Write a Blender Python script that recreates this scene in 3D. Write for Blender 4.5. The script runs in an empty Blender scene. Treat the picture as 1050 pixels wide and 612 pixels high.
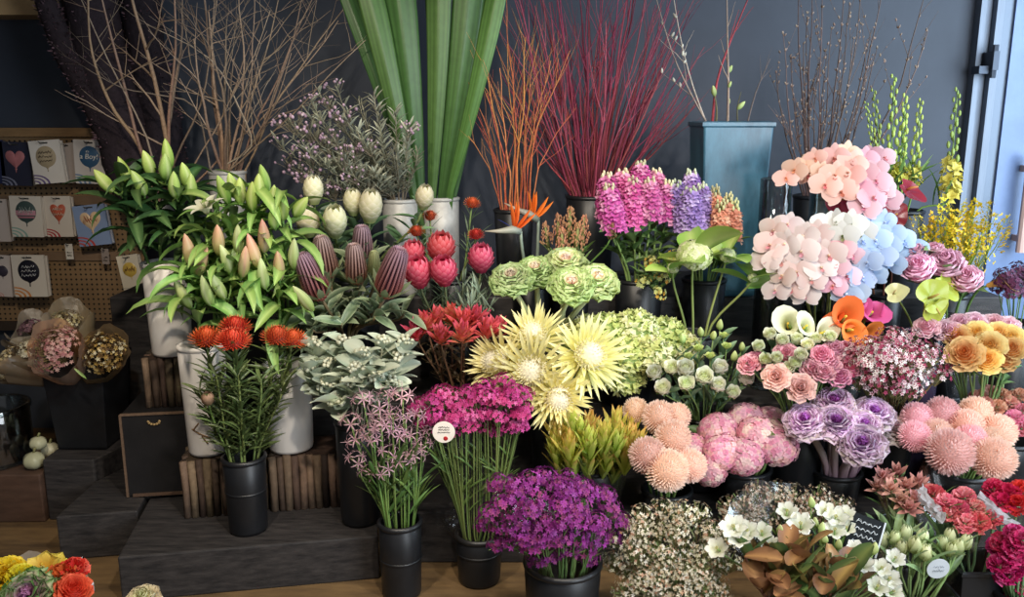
import bpy, math, random
import numpy as np
from mathutils import Vector, Matrix, Quaternion

RND = random.Random(11)
sc = bpy.context.scene
COL = sc.collection
PI = math.pi
EYE = 1.6
PITCH = math.radians(12.0)
FOC = 874.0


def at(px, py, Y):
    """world point seen at that spot of the 1050x612 frame at distance Y into the shop"""
    a = PITCH + math.atan((py - 306.0) / FOC)
    z = EYE - Y * math.tan(a)
    d = Y * math.cos(PITCH) + (EYE - z) * math.sin(PITCH)
    return Vector(((px - 525.0) / FOC * d, Y, z))


def zat(py, Y):
    return at(525, py, Y).z


def lin(h):
    h = h.lstrip('#')
    if len(h) == 3:
        h = ''.join(c * 2 for c in h)
    o = []
    for i in (0, 2, 4):
        c = int(h[i:i + 2], 16) / 255.0
        o.append(c / 12.92 if c <= 0.04045 else ((c + 0.055) / 1.055) ** 2.4)
    return np.array(o)


def C(x):
    return lin(x) if isinstance(x, str) else np.asarray(x, float)


def mix(a, b, t):
    return C(a) * (1 - t) + C(b) * t


# ------------------------------------------------------------------ materials
MATS = {}


def node_mat(name):
    m = bpy.data.materials.new(name)
    m.use_nodes = True
    nt = m.node_tree
    nt.nodes.clear()
    out = nt.nodes.new('ShaderNodeOutputMaterial')
    return m, nt, out


def painted(name, rough=0.55, trans=0.25, var=0.18, hue=0.015, spec=0.3, noise=0.0, nscale=60, bump=0.0):
    """pigment held per vertex, small change from one object to the next"""
    if name in MATS:
        return MATS[name]
    m, nt, out = node_mat(name)
    N, L = nt.nodes, nt.links
    at_ = N.new('ShaderNodeAttribute'); at_.attribute_name = 'Col'
    oi = N.new('ShaderNodeObjectInfo')
    hsv = N.new('ShaderNodeHueSaturation')
    mr = N.new('ShaderNodeMapRange'); mr.inputs[3].default_value = 1 - var; mr.inputs[4].default_value = 1 + var * 0.7
    mh = N.new('ShaderNodeMapRange'); mh.inputs[3].default_value = 0.5 - hue; mh.inputs[4].default_value = 0.5 + hue
    mul = N.new('ShaderNodeMath'); mul.operation = 'MULTIPLY'; mul.inputs[1].default_value = 7.31
    fr = N.new('ShaderNodeMath'); fr.operation = 'FRACT'
    L.new(oi.outputs['Random'], mr.inputs[0])
    L.new(oi.outputs['Random'], mul.inputs[0]); L.new(mul.outputs[0], fr.inputs[0]); L.new(fr.outputs[0], mh.inputs[0])
    L.new(at_.outputs['Color'], hsv.inputs['Color'])
    L.new(mr.outputs[0], hsv.inputs['Value']); L.new(mh.outputs[0], hsv.inputs['Hue'])
    col = hsv.outputs[0]
    b = N.new('ShaderNodeBsdfPrincipled')
    b.inputs['Roughness'].default_value = rough
    b.inputs['Specular IOR Level'].default_value = spec
    if noise or bump:
        tc = N.new('ShaderNodeTexCoord')
        nz = N.new('ShaderNodeTexNoise'); nz.inputs['Scale'].default_value = nscale; nz.inputs['Detail'].default_value = 4
        L.new(tc.outputs['Object'], nz.inputs['Vector'])
        if noise:
            mx = N.new('ShaderNodeMapRange'); mx.inputs[3].default_value = 1 - noise; mx.inputs[4].default_value = 1 + noise
            L.new(nz.outputs['Fac'], mx.inputs[0])
            h2 = N.new('ShaderNodeHueSaturation')
            L.new(col, h2.inputs['Color']); L.new(mx.outputs[0], h2.inputs['Value'])
            col = h2.outputs[0]
        if bump:
            bp = N.new('ShaderNodeBump'); bp.inputs['Strength'].default_value = bump; bp.inputs['Distance'].default_value = 0.004
            L.new(nz.outputs['Fac'], bp.inputs['Height']); L.new(bp.outputs[0], b.inputs['Normal'])
    L.new(col, b.inputs['Base Color'])
    if trans:
        t = N.new('ShaderNodeBsdfTranslucent')
        L.new(col, t.inputs['Color'])
        ms = N.new('ShaderNodeMixShader'); ms.inputs[0].default_value = trans
        L.new(b.outputs[0], ms.inputs[1]); L.new(t.outputs[0], ms.inputs[2])
        L.new(ms.outputs[0], out.inputs[0])
    else:
        L.new(b.outputs[0], out.inputs[0])
    MATS[name] = m
    return m


def solid(name, col, rough=0.6, metal=0.0, spec=0.4, noise=0.0, nscale=8, bump=0.0, stretch=(1, 1, 1), col2=None, bdist=0.003):
    if name in MATS:
        return MATS[name]
    m, nt, out = node_mat(name)
    N, L = nt.nodes, nt.links
    b = N.new('ShaderNodeBsdfPrincipled')
    b.inputs['Roughness'].default_value = rough
    b.inputs['Metallic'].default_value = metal
    b.inputs['Specular IOR Level'].default_value = spec
    c = C(col)
    if noise or bump or col2:
        tc = N.new('ShaderNodeTexCoord'); mp = N.new('ShaderNodeMapping'); mp.inputs['Scale'].default_value = stretch
        nz = N.new('ShaderNodeTexNoise'); nz.inputs['Scale'].default_value = nscale; nz.inputs['Detail'].default_value = 6
        nz.inputs['Roughness'].default_value = 0.65
        L.new(tc.outputs['Object'], mp.inputs[0]); L.new(mp.outputs[0], nz.inputs['Vector'])
        rp = N.new('ShaderNodeValToRGB')
        rp.color_ramp.elements[0].position = 0.32; rp.color_ramp.elements[1].position = 0.68
        ca = c * (1 - noise); cb = C(col2) if col2 else c * (1 + noise)
        rp.color_ramp.elements[0].color = (*ca, 1); rp.color_ramp.elements[1].color = (*cb, 1)
        L.new(nz.outputs['Fac'], rp.inputs[0]); L.new(rp.outputs[0], b.inputs['Base Color'])
        if bump:
            bp = N.new('ShaderNodeBump'); bp.inputs['Strength'].default_value = bump; bp.inputs['Distance'].default_value = bdist
            L.new(nz.outputs['Fac'], bp.inputs['Height']); L.new(bp.outputs[0], b.inputs['Normal'])
    else:
        b.inputs['Base Color'].default_value = (*c, 1)
    L.new(b.outputs[0], out.inputs[0])
    MATS[name] = m
    return m


def clear_film(name, tint='#ffffff', base=0.05, gloss=0.5, rough=0.12, crinkle=0.6, nscale=28, white=0.0):
    """thin clear plastic or glass: mostly passes light, glints on its folds"""
    if name in MATS:
        return MATS[name]
    m, nt, out = node_mat(name)
    N, L = nt.nodes, nt.links
    tr = N.new('ShaderNodeBsdfTransparent'); tr.inputs[0].default_value = (*C(tint), 1)
    gl = N.new('ShaderNodeBsdfGlossy'); gl.inputs['Roughness'].default_value = rough
    lw = N.new('ShaderNodeLayerWeight'); lw.inputs[0].default_value = 0.35
    mr = N.new('ShaderNodeMapRange'); mr.inputs[3].default_value = base; mr.inputs[4].default_value = gloss
    L.new(lw.outputs['Fresnel'], mr.inputs[0])
    if crinkle:
        tc = N.new('ShaderNodeTexCoord')
        nz = N.new('ShaderNodeTexNoise'); nz.inputs['Scale'].default_value = nscale; nz.inputs['Detail'].default_value = 3
        L.new(tc.outputs['Object'], nz.inputs['Vector'])
        bp = N.new('ShaderNodeBump'); bp.inputs['Strength'].default_value = crinkle; bp.inputs['Distance'].default_value = 0.01
        L.new(nz.outputs['Fac'], bp.inputs['Height']); L.new(bp.outputs[0], gl.inputs['Normal'])
    ms = N.new('ShaderNodeMixShader')
    L.new(mr.outputs[0], ms.inputs[0]); L.new(tr.outputs[0], ms.inputs[1]); L.new(gl.outputs[0], ms.inputs[2])
    last = ms
    if white:
        df = N.new('ShaderNodeBsdfDiffuse'); df.inputs[0].default_value = (*C(tint), 1)
        m2 = N.new('ShaderNodeMixShader'); m2.inputs[0].default_value = white
        L.new(ms.outputs[0], m2.inputs[1]); L.new(df.outputs[0], m2.inputs[2])
        last = m2
    L.new(last.outputs[0], out.inputs[0])
    MATS[name] = m
    return m


PETAL = painted('petal_pigment', 0.6, 0.28)
LEAF = painted('leaf_pigment', 0.42, 0.2, var=0.3, hue=0.02, spec=0.45)
STEM = painted('stem_pigment', 0.55, 0.0, var=0.3, hue=0.02)
BARK = painted('bark_pigment', 0.8, 0.0, var=0.35, hue=0.012, noise=0.5, nscale=90, bump=0.5)
FINE = painted('bristle_pigment', 0.6, 0.15, var=0.15, hue=0.01)
BLACKPL = solid('black_plastic', '#17181b', 0.4, spec=0.45, noise=0.2, nscale=14)
WHITEPL = solid('white_ceramic', '#e9e3dc', 0.3, noise=0.12, nscale=5, stretch=(1, 1, .4))
ZINC = solid('zinc', '#a3a29e', 0.5, metal=0.25, noise=0.25, nscale=11)
BLACKWOOD = solid('black_stained_wood', '#211f21', 0.62, noise=0.35, nscale=9, stretch=(1, 6, 6), bump=0.5, col2='#3b3736')
FILM = clear_film('cellophane', base=0.012, gloss=0.15, rough=.16, crinkle=.45, nscale=16)
GLASS = clear_film('clear_glass', '#eef4f4', base=0.05, gloss=0.85, rough=0.02, crinkle=0)
MIST = clear_film('frosted_wrap', '#e8dccb', base=0.03, gloss=0.3, rough=0.3, white=0.3)


# ------------------------------------------------------------------ mesh building
class MB:
    def __init__(s):
        s.v = []; s.c = []; s.f = []; s.n = 0

    def add(s, v, f, c):
        v = np.asarray(v, float).reshape(-1, 3)
        c = np.asarray(c, float)
        if c.ndim == 1:
            c = np.tile(c, (len(v), 1))
        k = s.n
        s.v.append(v); s.c.append(c.reshape(-1, 3))
        s.f.extend([tuple(i + k for i in q) for q in f])
        s.n += len(v)

    def grid(s, p, c, closed=False):
        nu, nv = p.shape[:2]
        f = []
        for i in range(nu - 1):
            for j in range(nv if closed else nv - 1):
                j2 = (j + 1) % nv
                f.append((i * nv + j, i * nv + j2, (i + 1) * nv + j2, (i + 1) * nv + j))
        c = np.asarray(c, float)
        if c.ndim == 1:
            c = np.tile(c, (nu, nv, 1))
        s.add(p.reshape(-1, 3), f, c.reshape(-1, 3))

    def tube(s, pts, r, c, sides=5, c2=None, cap=True):
        pts = [Vector(p) for p in pts]
        n = len(pts)
        rr = r if hasattr(r, '__len__') else [r] * n
        g = np.zeros((n, sides, 3)); cc = np.zeros((n, sides, 3))
        prev = None
        for i, p in enumerate(pts):
            t = (pts[min(i + 1, n - 1)] - pts[max(i - 1, 0)])
            t = t.normalized() if t.length > 1e-9 else Vector((0, 0, 1))
            if prev is None:
                a = Vector((1, 0, 0)) if abs(t.x) < 0.8 else Vector((0, 1, 0))
                x = t.cross(a).normalized()
            else:
                x = (prev - t * prev.dot(t))
                x = x.normalized() if x.length > 1e-6 else t.orthogonal().normalized()
            prev = x
            y = t.cross(x)
            for j in range(sides):
                an = 2 * PI * j / sides
                g[i, j] = p + (x * math.cos(an) + y * math.sin(an)) * rr[i]
            cc[i, :] = mix(c, c2 if c2 is not None else c, i / max(1, n - 1))
        k = s.n
        s.grid(g, cc, True)
        if cap:
            s.f.append(tuple(k + j for j in reversed(range(sides))))
            s.f.append(tuple(k + (n - 1) * sides + j for j in range(sides)))

    def lathe(s, prof, c, seg=24, T=None, sq=None):
        """prof: (radius, z) pairs; c colour or list per row"""
        n = len(prof)
        g = np.zeros((n, seg, 3)); cc = np.zeros((n, seg, 3))
        for i, (r, z) in enumerate(prof):
            for j in range(seg):
                a = 2 * PI * j / seg
                g[i, j] = (r * math.cos(a), r * math.sin(a), z)
            cc[i, :] = C(c[i]) if isinstance(c, list) else C(c)
        if T is not None:
            g = xf(T, g)
        s.grid(g, cc, True)

    def ball(s, ctr, r, c, seg=8, rings=6, T=None):
        rx, ry, rz = r if hasattr(r, '__len__') else (r, r, r)
        g = np.zeros((rings + 1, seg, 3))
        for i in range(rings + 1):
            ph = PI * i / rings
            for j in range(seg):
                a = 2 * PI * j / seg
                g[i, j] = (rx * math.sin(ph) * math.cos(a), ry * math.sin(ph) * math.sin(a), -rz * math.cos(ph))
        if T is not None:
            g = xf(T, g)
        g = g + np.array(ctr)
        s.grid(g, C(c), True)

    def box(s, lo, hi, c, T=None):
        x0, y0, z0 = lo; x1, y1, z1 = hi
        v = np.array([(x0, y0, z0), (x1, y0, z0), (x1, y1, z0), (x0, y1, z0), (x0, y0, z1), (x1, y0, z1), (x1, y1, z1), (x0, y1, z1)], float)
        if T is not None:
            v = xf(T, v)
        s.add(v, [(0, 3, 2, 1), (4, 5, 6, 7), (0, 1, 5, 4), (1, 2, 6, 5), (2, 3, 7, 6), (3, 0, 4, 7)], C(c))

    def mesh(s, name, mat, smooth=True):
        me = bpy.data.meshes.new(name)
        v = np.concatenate(s.v); c = np.concatenate(s.c)
        me.from_pydata(v.tolist(), [], s.f)
        ca = me.color_attributes.new('Col', 'FLOAT_COLOR', 'POINT')
        ca.data.foreach_set('color', np.concatenate([np.clip(c, 0, 1), np.ones((len(c), 1))], 1).ravel())
        me.polygons.foreach_set('use_smooth', [smooth] * len(me.polygons))
        me.materials.append(mat)
        me.update()
        return me


def xf(T, p):
    T = np.array(T)
    return p @ T[:3, :3].T + T[:3, 3]


def RZ(a): return Matrix.Rotation(a, 4, 'Z')
def RX(a): return Matrix.Rotation(a, 4, 'X')
def RY(a): return Matrix.Rotation(a, 4, 'Y')
def TR(*p): return Matrix.Translation(Vector(p))
def SC(x, y=None, z=None): return Matrix.Diagonal((x, x if y is None else y, x if z is None else z, 1))


def facing(d, spin=0.0):
    d = Vector(d).normalized()
    return Vector((0, 0, 1)).rotation_difference(d).to_matrix().to_4x4() @ RZ(spin)


PROF = {
    'round': lambda u: math.sin(PI * (0.06 + 0.9 * u ** 0.85)) ** 0.75,
    'lance': lambda u: math.sin(PI * min(1, 0.08 + 0.92 * u)) ** 0.85,
    'strap': lambda u: min(1.0, 0.35 + 2.2 * u) * max(0.0, 1 - u ** 7) ** 0.6,
    'spoon': lambda u: (0.18 + 0.82 * u ** 0.9) * max(0.0, 1 - u ** 6) ** 0.5,
    'fan': lambda u: 0.1 + 0.9 * u,
    'egg': lambda u: math.sin(PI * min(1, 0.1 + 0.9 * u ** 0.6)) ** 0.8,
    'ovate': lambda u: math.sin(PI * (0.03 + 0.93 * u ** 1.25)) ** 0.6,
    'spike': lambda u: max(0.02, 1 - u),
}


def petal(mb, T, L, W, a0=0.3, bend=0.0, cup=0.3, prof='round', c0='#ffffff', c1=None, nu=5, nv=3, ruffle=0.0, rk=3.0,
          edge=None, tipc=None, fold=0.0, vein=None):
    c0 = C(c0); c1 = c0 if c1 is None else C(c1)
    edge = None if edge is None else C(edge); tipc = None if tipc is None else C(tipc); vein = None if vein is None else C(vein)
    pr = PROF[prof]
    g = np.zeros((nu, nv, 3)); cc = np.zeros((nu, nv, 3))
    x = z = 0.0
    ph = RND.random() * 6
    for i in range(nu):
        u = i / (nu - 1)
        th = a0 + bend * u
        if i:
            x += math.cos(th) * L / (nu - 1); z += math.sin(th) * L / (nu - 1)
        w = W * pr(u) * 0.5
        nx, nz = -math.sin(th), math.cos(th)
        for j in range(nv):
            v = -1 + 2 * j / (nv - 1)
            o = cup * w * v * v + fold * w * abs(v)
            if ruffle:
                o += ruffle * W * u * math.sin(rk * PI * v + ph) * (0.4 + 0.6 * abs(v))
                o += ruffle * W * 0.6 * max(0, u - 0.7) / 0.3 * math.sin(rk * PI * v * 1.3 + ph * 2)
            g[i, j] = (x + nx * o, v * w, z + nz * o)
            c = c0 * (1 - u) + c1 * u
            if vein is not None:
                c = c * abs(v) ** .5 + vein * (1 - abs(v) ** .5)
            if edge is not None:
                e = max(abs(v), u) ** 4
                c = c * (1 - e) + edge * e
            if tipc is not None:
                e = max(0, (u - 0.6) / 0.4)
                c = c * (1 - e) + tipc * e
            cc[i, j] = c
    mb.grid(xf(T, g), cc)


def spiral(n, pmax, pmin=0.0):
    """n directions spread over a cap, polar angle pmin..pmax"""
    out = []
    for i in range(n):
        cz = math.cos(pmin) + (math.cos(pmax) - math.cos(pmin)) * (i + 0.5) / n
        ph = math.acos(max(-1, min(1, cz)))
        out.append((ph, i * 2.399963))
    return out


# ------------------------------------------------------------------ objects
def tag(o, label=None, cat=None, group=None, kind=None):
    if label: o['label'] = label
    if cat: o['category'] = cat
    if group: o['group'] = group
    if kind: o['kind'] = kind
    return o


def link(name, me, parent=None, M=None):
    o = bpy.data.objects.new(name, me)
    COL.objects.link(o)
    if parent is not None:
        o.parent = parent
    if M is not None:
        o.matrix_basis = M
    return o


def thing(name, label, cat, loc, group=None, rotz=0.0):
    o = bpy.data.objects.new(name, None)
    COL.objects.link(o)
    o.location = loc; o.rotation_euler = (0, 0, rotz)
    o.empty_display_size = 0.05
    return tag(o, label, cat, group)


ORD = ['leftmost', 'second from left', 'third from left', 'fourth from left', 'fifth from left', 'sixth from left', 'seventh from left', 'eighth from left', 'ninth from left', 'tenth from left']


def ordinal(k, n):
    if k == 0: return 'leftmost'
    if k == n - 1: return 'rightmost'
    return ORD[k]


def auto_labels(desc, pts):
    """desc plus the place of each one within its bunch"""
    n = len(pts)
    if n == 1:
        return [desc]
    out = [None] * n
    if n <= 6:
        for k, i in enumerate(sorted(range(n), key=lambda i: pts[i][0])):
            out[i] = desc + ', ' + ordinal(k, n) + (' of the %s' % ('two', 'three', 'four', 'five', 'six')[n - 2])
        return out
    rows = math.ceil(n / 6)
    names = {2: ['top', 'bottom'], 3: ['top', 'middle', 'bottom'], 4: ['top', 'second', 'third', 'bottom'],
             5: ['top', 'second', 'third', 'fourth', 'bottom'], 6: ['top', 'second', 'third', 'fourth', 'fifth', 'bottom'], 7: ['top', 'second', 'third', 'fourth', 'fifth', 'sixth', 'bottom']}[rows]
    order = sorted(range(n), key=lambda i: pts[i][1])
    per = n / rows
    for r in range(rows):
        row = order[round(r * per):round((r + 1) * per)]
        for k, i in enumerate(sorted(row, key=lambda i: pts[i][0])):
            out[i] = '%s, %s in %s row' % (desc, ordinal(k, len(row)), names[r])
    return out


def bez(a, b, c, d, n=7):
    out = []
    for i in range(n):
        t = i / (n - 1); s = 1 - t
        out.append(a * s ** 3 + b * 3 * s * s * t + c * 3 * s * t * t + d * t ** 3)
    return out


class Bucket:
    def __init__(s, ctr, rim, foot, r):
        s.x, s.y = ctr; s.rim = rim; s.foot = foot; s.r = r


CAMV = Vector((0, 0, EYE))


def stem_in(bk, tip, d, n=7, spread=0.75):
    """points of a stem standing in a bucket and ending at tip with direction d"""
    a = RND.random() * 2 * PI; rr = bk.r * 0.5 * math.sqrt(RND.random())
    base = Vector((bk.x + rr * math.cos(a), bk.y + rr * math.sin(a), bk.foot + 0.02))
    off = Vector((tip.x - bk.x, tip.y - bk.y, 0))
    if off.length > bk.r * spread:
        off = off.normalized() * bk.r * spread
    rim = Vector((bk.x, bk.y, bk.rim)) + off
    D = (tip - rim).length
    p1 = bez(rim, rim + Vector((0, 0, D * 0.3)) + off * 0.3, tip - d * D * 0.3, tip, n)
    return base, [base] + p1


def add_stem(t, base, pts, r, c, c2=None, sides=5, mat=None, name='stem'):
    mb = MB()
    mb.tube([p - base for p in pts], [r * (1.15 - 0.3 * i / (len(pts) - 1)) for i in range(len(pts))], c, sides, c2)
    return link(name, mb.mesh(name, mat or STEM), t)


def look(tip, bk, up=0.5, out=0.6, cam=0.6):
    o = tip - Vector((bk.x, bk.y, bk.rim - 0.12))
    o = o.normalized() if o.length > 1e-6 else Vector((0, 0, 1))
    d = o * out + (CAMV - tip).normalized() * cam + Vector((0, 0, up))
    d += Vector((RND.uniform(-.12, .12), RND.uniform(-.12, .12), RND.uniform(-.1, .1)))
    return d.normalized()


def flower(name, label, cat, group, bk, tip, head, d=None, scale=1.0, spin=None, sr=0.003, sc_='#5d7a3c', sc2=None, leaves=None,
           attach=0.0, partlabel=None, up=0.5, out=0.6, cam=0.6):
    """one cut stem: an Empty at its foot, stem, bloom (with its inner pieces) and leaves"""
    if d is None:
        d = look(tip, bk, up, out, cam)
    base, pts = stem_in(bk, tip, d)
    t = thing(name, label, cat, base, group)
    add_stem(t, base, pts, sr, sc_, sc2)
    M = TR(*(tip - base - d * attach)) @ facing(d, RND.random() * 6.28 if spin is None else spin) @ SC(scale)
    h0 = None
    for k, (pn, me) in enumerate(head):
        if k == 0:
            h0 = link(pn, me, t, M)
        else:
            link(pn, me, h0)
    if leaves:
        meshes, n, t0, t1, ls, droop = leaves
        lm = MB() if n > 8 else None
        for i in range(n):
            u = 1 + (t0 + (t1 - t0) * (i + RND.random() * 0.7) / n) * (len(pts) - 2)
            k = min(int(u), len(pts) - 2); p = pts[k].lerp(pts[k + 1], u - k) - base
            az = i * 2.4 + RND.random()
            M = TR(*p) @ RZ(az) @ RY(droop + RND.uniform(-.3, .3)) @ RX(RND.uniform(-.6, .6)) @ SC(ls * RND.uniform(.75, 1.2))
            if lm is None:
                link('leaf', RND.choice(meshes), t, M)
            else:
                v, c, f = raw(RND.choice(meshes))
                lm.add(xf(M, v), f, c * U_(.8, 1.15))
        if lm is not None:
            link('leaves', lm.mesh('leaves', LEAF), t)
    return t


RAW = {}


def U_(a, b):
    return RND.uniform(a, b)


def raw(me):
    if me.name not in RAW:
        n = len(me.vertices)
        v = np.empty(n * 3); me.vertices.foreach_get('co', v)
        c = np.empty(n * 4); me.color_attributes['Col'].data.foreach_get('color', c)
        RAW[me.name] = (v.reshape(-1, 3), c.reshape(-1, 4)[:, :3], [tuple(p.vertices) for p in me.polygons])
    return RAW[me.name]


def leafset(nm, L, W, c0, c1, a0=0.5, bend=-0.7, cup=0.25, prof='lance', n=3, nu=6, fold=0.25, vein=None, mat=None, edge=None, ruffle=0):
    out = []
    for k in range(n):
        mb = MB()
        petal(mb, Matrix.Identity(4), L * (0.85 + 0.15 * k), W, a0 + 0.1 * (k - 1), bend * (0.7 + 0.3 * k), cup, prof, c0, c1, nu, 5, fold=fold, vein=vein, edge=edge, ruffle=ruffle)
        out.append(mb.mesh(nm + '_leaf', mat or LEAF))
    return out
# ------------------------------------------------------------------ flower heads (bloom axis +Z)
U = RND.uniform


def pompom(r, cin, cout, n=460):
    mb = MB(); mb.ball((0, 0, 0), r * 0.78, cin, 12, 8)
    for ph, az in spiral(n, 2.5):
        T = RZ(az) @ RY(ph) @ TR(0, 0, r * 0.74)
        petal(mb, T @ RZ(U(-.6, .6)) @ RY(-1.05), r * U(.27, .37), r * .125, 0.25, .9, 0.5, 'spoon', mix(cin, cout, .2), cout, 4, 3)
    st = MB()
    for k in range(7):
        petal(st, TR(0, 0, -r * .8) @ RZ(k * .9), r * .7, r * .28, -.1, .5, .2, 'lance', '#5f7d3a', '#7c9a50', 4, 3)
    return [('bloom', mb.mesh('pompom_bloom', PETAL)), ('calyx', st.mesh('calyx', LEAF))]


def floret_dome(r, cols, n=80, pmax=1.75, fs=.34, core='#8fa35a', flat=0.8, petals=4):
    mb = MB(); mb.ball((0, 0, 0), (r * .86, r * .86, r * .8 * flat), core, 10, 7)
    for ph, az in spiral(n, pmax):
        c = C(RND.choice(cols)); c2 = c * U(.9, 1.05)
        T = SC(1, 1, flat) @ RZ(az) @ RY(ph) @ TR(0, 0, r * U(.88, .98)) @ RX(U(-.3, .3)) @ RZ(U(0, 6))
        for k in range(petals):
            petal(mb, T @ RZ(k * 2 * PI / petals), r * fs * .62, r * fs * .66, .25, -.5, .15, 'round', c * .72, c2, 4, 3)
    return [('flower_head', mb.mesh('floret_dome', PETAL))]


def ruffle_dome(r, cols, n=60, core='#8fa35a'):
    """crested, folded head: many ruffled fans"""
    mb = MB(); mb.ball((0, 0, 0), (r * .84, r * .84, r * .64), core, 10, 7)
    for ph, az in spiral(n, 1.7):
        c = C(RND.choice(cols))
        T = SC(1, 1, .8) @ RZ(az) @ RY(ph) @ TR(0, 0, r * .72) @ RZ(U(0, 6))
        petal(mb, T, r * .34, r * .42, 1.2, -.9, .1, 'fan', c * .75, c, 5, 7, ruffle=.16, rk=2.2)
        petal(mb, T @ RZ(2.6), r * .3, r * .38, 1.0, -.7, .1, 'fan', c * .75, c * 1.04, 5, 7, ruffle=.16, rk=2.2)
    return [('flower_head', mb.mesh('ruffle_dome', PETAL))]


def kale(r, cen, inner, outer, rim, vein=None, rows=9, deep=1.0, hs=.6):
    mb = MB(); ou = MB()
    for i in range(rows):
        f = i / (rows - 1)
        n = 4 + i
        L = r * (.28 + .8 * f); W = L * (1.0 - .1 * f)
        a0 = 1.4 - .95 * f
        c0 = mix(cen, inner, min(1, f / hs)) if f < hs else mix(inner, outer, (f - hs) / (1 - hs))
        for k in range(n):
            T = TR(0, 0, r * (.12 - .3 * f) * deep) @ RZ(k * 2 * PI / n + i * .7 + U(-.1, .1))
            petal(ou if f > .66 else mb, T @ TR(r * .05 * f, 0, 0), L * U(.93, 1.05), W * 1.4, a0, -.75 * f if f > .35 else 1.0 - 2 * f, .3, 'spoon', c0, c0, 6, 9, ruffle=.05 + .035 * f, rk=2.5, edge=rim if f > .3 else None)
    return [('rosette', mb.mesh('kale_heart', LEAF)), ('outer_leaves', ou.mesh('kale_outer', LEAF))]


def king_protea(r, cb, ct, cdome):
    mb = MB()
    for ring, (n, el, L) in enumerate(((16, 1.15, .68), (20, .9, .95), (22, .62, 1.1), (22, .3, 1.02))):
        for k in range(n):
            petal(mb, TR(0, 0, -r * .1 * ring) @ RZ(k * 2 * PI / n + ring * .3 + U(-.1, .1)) @ TR(r * .22, 0, 0), r * L * U(.9, 1.08), r * .12, el, U(-.05, .5) if ring < 2 else U(-.35, .3), .35, 'lance', cb, ct, 6, 3)
    d = MB(); d.ball((0, 0, r * .1), (r * .4, r * .4, r * .4), cdome, 12, 8)
    for ph, az in spiral(120, 1.5):
        T = TR(0, 0, r * .1) @ RZ(az) @ RY(ph) @ TR(0, 0, r * .38) @ RY(-1.4)
        petal(d, T, r * .13, r * .035, 0, .3, .2, 'strap', mix(cdome, '#d9cf7a', .35), cdome, 3, 3)
    return [('bracts', mb.mesh('protea_bracts', PETAL)), ('flower_cone', d.mesh('protea_cone', FINE))]


def banksia(r, h, cb, ct, dark):
    mb = MB()
    prof = [(r * .55 * math.sqrt(max(0.0, 1 - (2 * t - 1) ** 6)) * (1.08 - .3 * t), h * t) for t in [i / 10 for i in range(11)]]
    mb.lathe(prof, dark, 16)
    rows, cols = 26, 18
    for j in range(cols):
        for i in range(rows):
            t = (i + .5 * (j % 2)) / rows
            rr = r * math.sqrt(max(0.05, 1 - abs(2 * t - 1) ** 5)) * (1.05 - .25 * t)
            a = 2 * PI * j / cols + t * .3
            T = TR(0, 0, h * t) @ RZ(a) @ TR(rr * .45, 0, 0)
            c = mix(cb, ct, min(1, t * 1.2))
            petal(mb, T, rr * .66, r * .145, .1 + t * .5, 1.0, .5, 'strap', C(dark), c, 5, 3, tipc=mix(c, '#e6d6cc', .25))
    b = MB()
    for k in range(9):
        petal(b, RZ(k * .7), r * 1.9, r * .45, .4, .6, .2, 'strap', '#6d7f55', '#93a07c', 5, 3)
    return [('flower_spike', mb.mesh('banksia_spike', FINE)), ('leaf_collar', b.mesh('banksia_collar', LEAF))]


def scaly_bud(r, h, cb, ct, tip=None, rows=8, wid=.62, flare=.0, point=.55, lift=.16, n=8):
    """closed protea head: rows of overlapping bracts lying on an egg shape"""
    mb = MB()
    rad = lambda t: r * math.sin(PI * min(.97, .12 + .78 * max(0, t) ** 1.15)) ** .7
    mb.lathe([(max(.0005, rad(t) * .9 * (1 - t ** 8)), h * t) for t in [i / 8 * .93 for i in range(9)]], mix(cb, ct, .6), 12)
    for i in range(rows):
        f = i / (rows - 1)
        t0 = -.02 + .52 * f; dt = .36 + .16 * f
        for k in range(n):
            a = 2 * PI * (k + .5 * (i % 2)) / n + U(-.05, .05)
            g = np.zeros((6, 5, 3)); cc = np.zeros((6, 5, 3))
            for p in range(6):
                u = p / 5; t = t0 + dt * u
                w = wid * (1 - u ** (1 / point * 1.6)) ** .7 if u < 1 else .03
                for q in range(5):
                    v = -1 + q / 2
                    R = rad(t) * (1.0 - .07 * f) + r * (.05 + lift * u * u + flare * u ** 3) - r * .06 * v * v * (1 - u)
                    g[p, q] = (R * math.cos(a + v * w), R * math.sin(a + v * w), h * t)
                    cr = mix(cb, ct, f * .85)
                    c = mix(cr, ct, .15 + .7 * u) if tip is None else mix(mix(cr, ct, .15 + .6 * u), tip, max(0, u - .55) / .45 * .8 + .2 * abs(v) * u)
                    cc[p, q] = c
            mb.grid(g, cc)
    return [('flower_bud', mb.mesh('scaly_bud', PETAL))]


def pincushion(r, cpin, ctip, cbase, n=150):
    mb = MB(); mb.ball((0, 0, 0), (r * .55, r * .55, r * .4), cbase, 10, 7)
    for ph, az in spiral(n, 1.85):
        T = SC(1, 1, .72) @ RZ(az) @ RY(ph) @ TR(0, 0, r * .35) @ RY(-PI / 2 + .1)
        mbL = r * U(.62, .74)
        petal(mb, T, mbL, r * .045, -.35, 1.25, .3, 'strap', cpin, cpin, 5, 3, tipc=ctip)
    for ph, az in spiral(90, 1.6):
        T = RZ(az + 1) @ RY(ph) @ TR(0, 0, r * .4) @ RY(-PI / 2)
        petal(mb, T, r * .4, r * .09, -.3, 1.8, .3, 'strap', mix(cpin, cbase, .5), cpin, 4, 3)
    return [('flower_head', mb.mesh('pincushion_head', FINE))]


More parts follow.
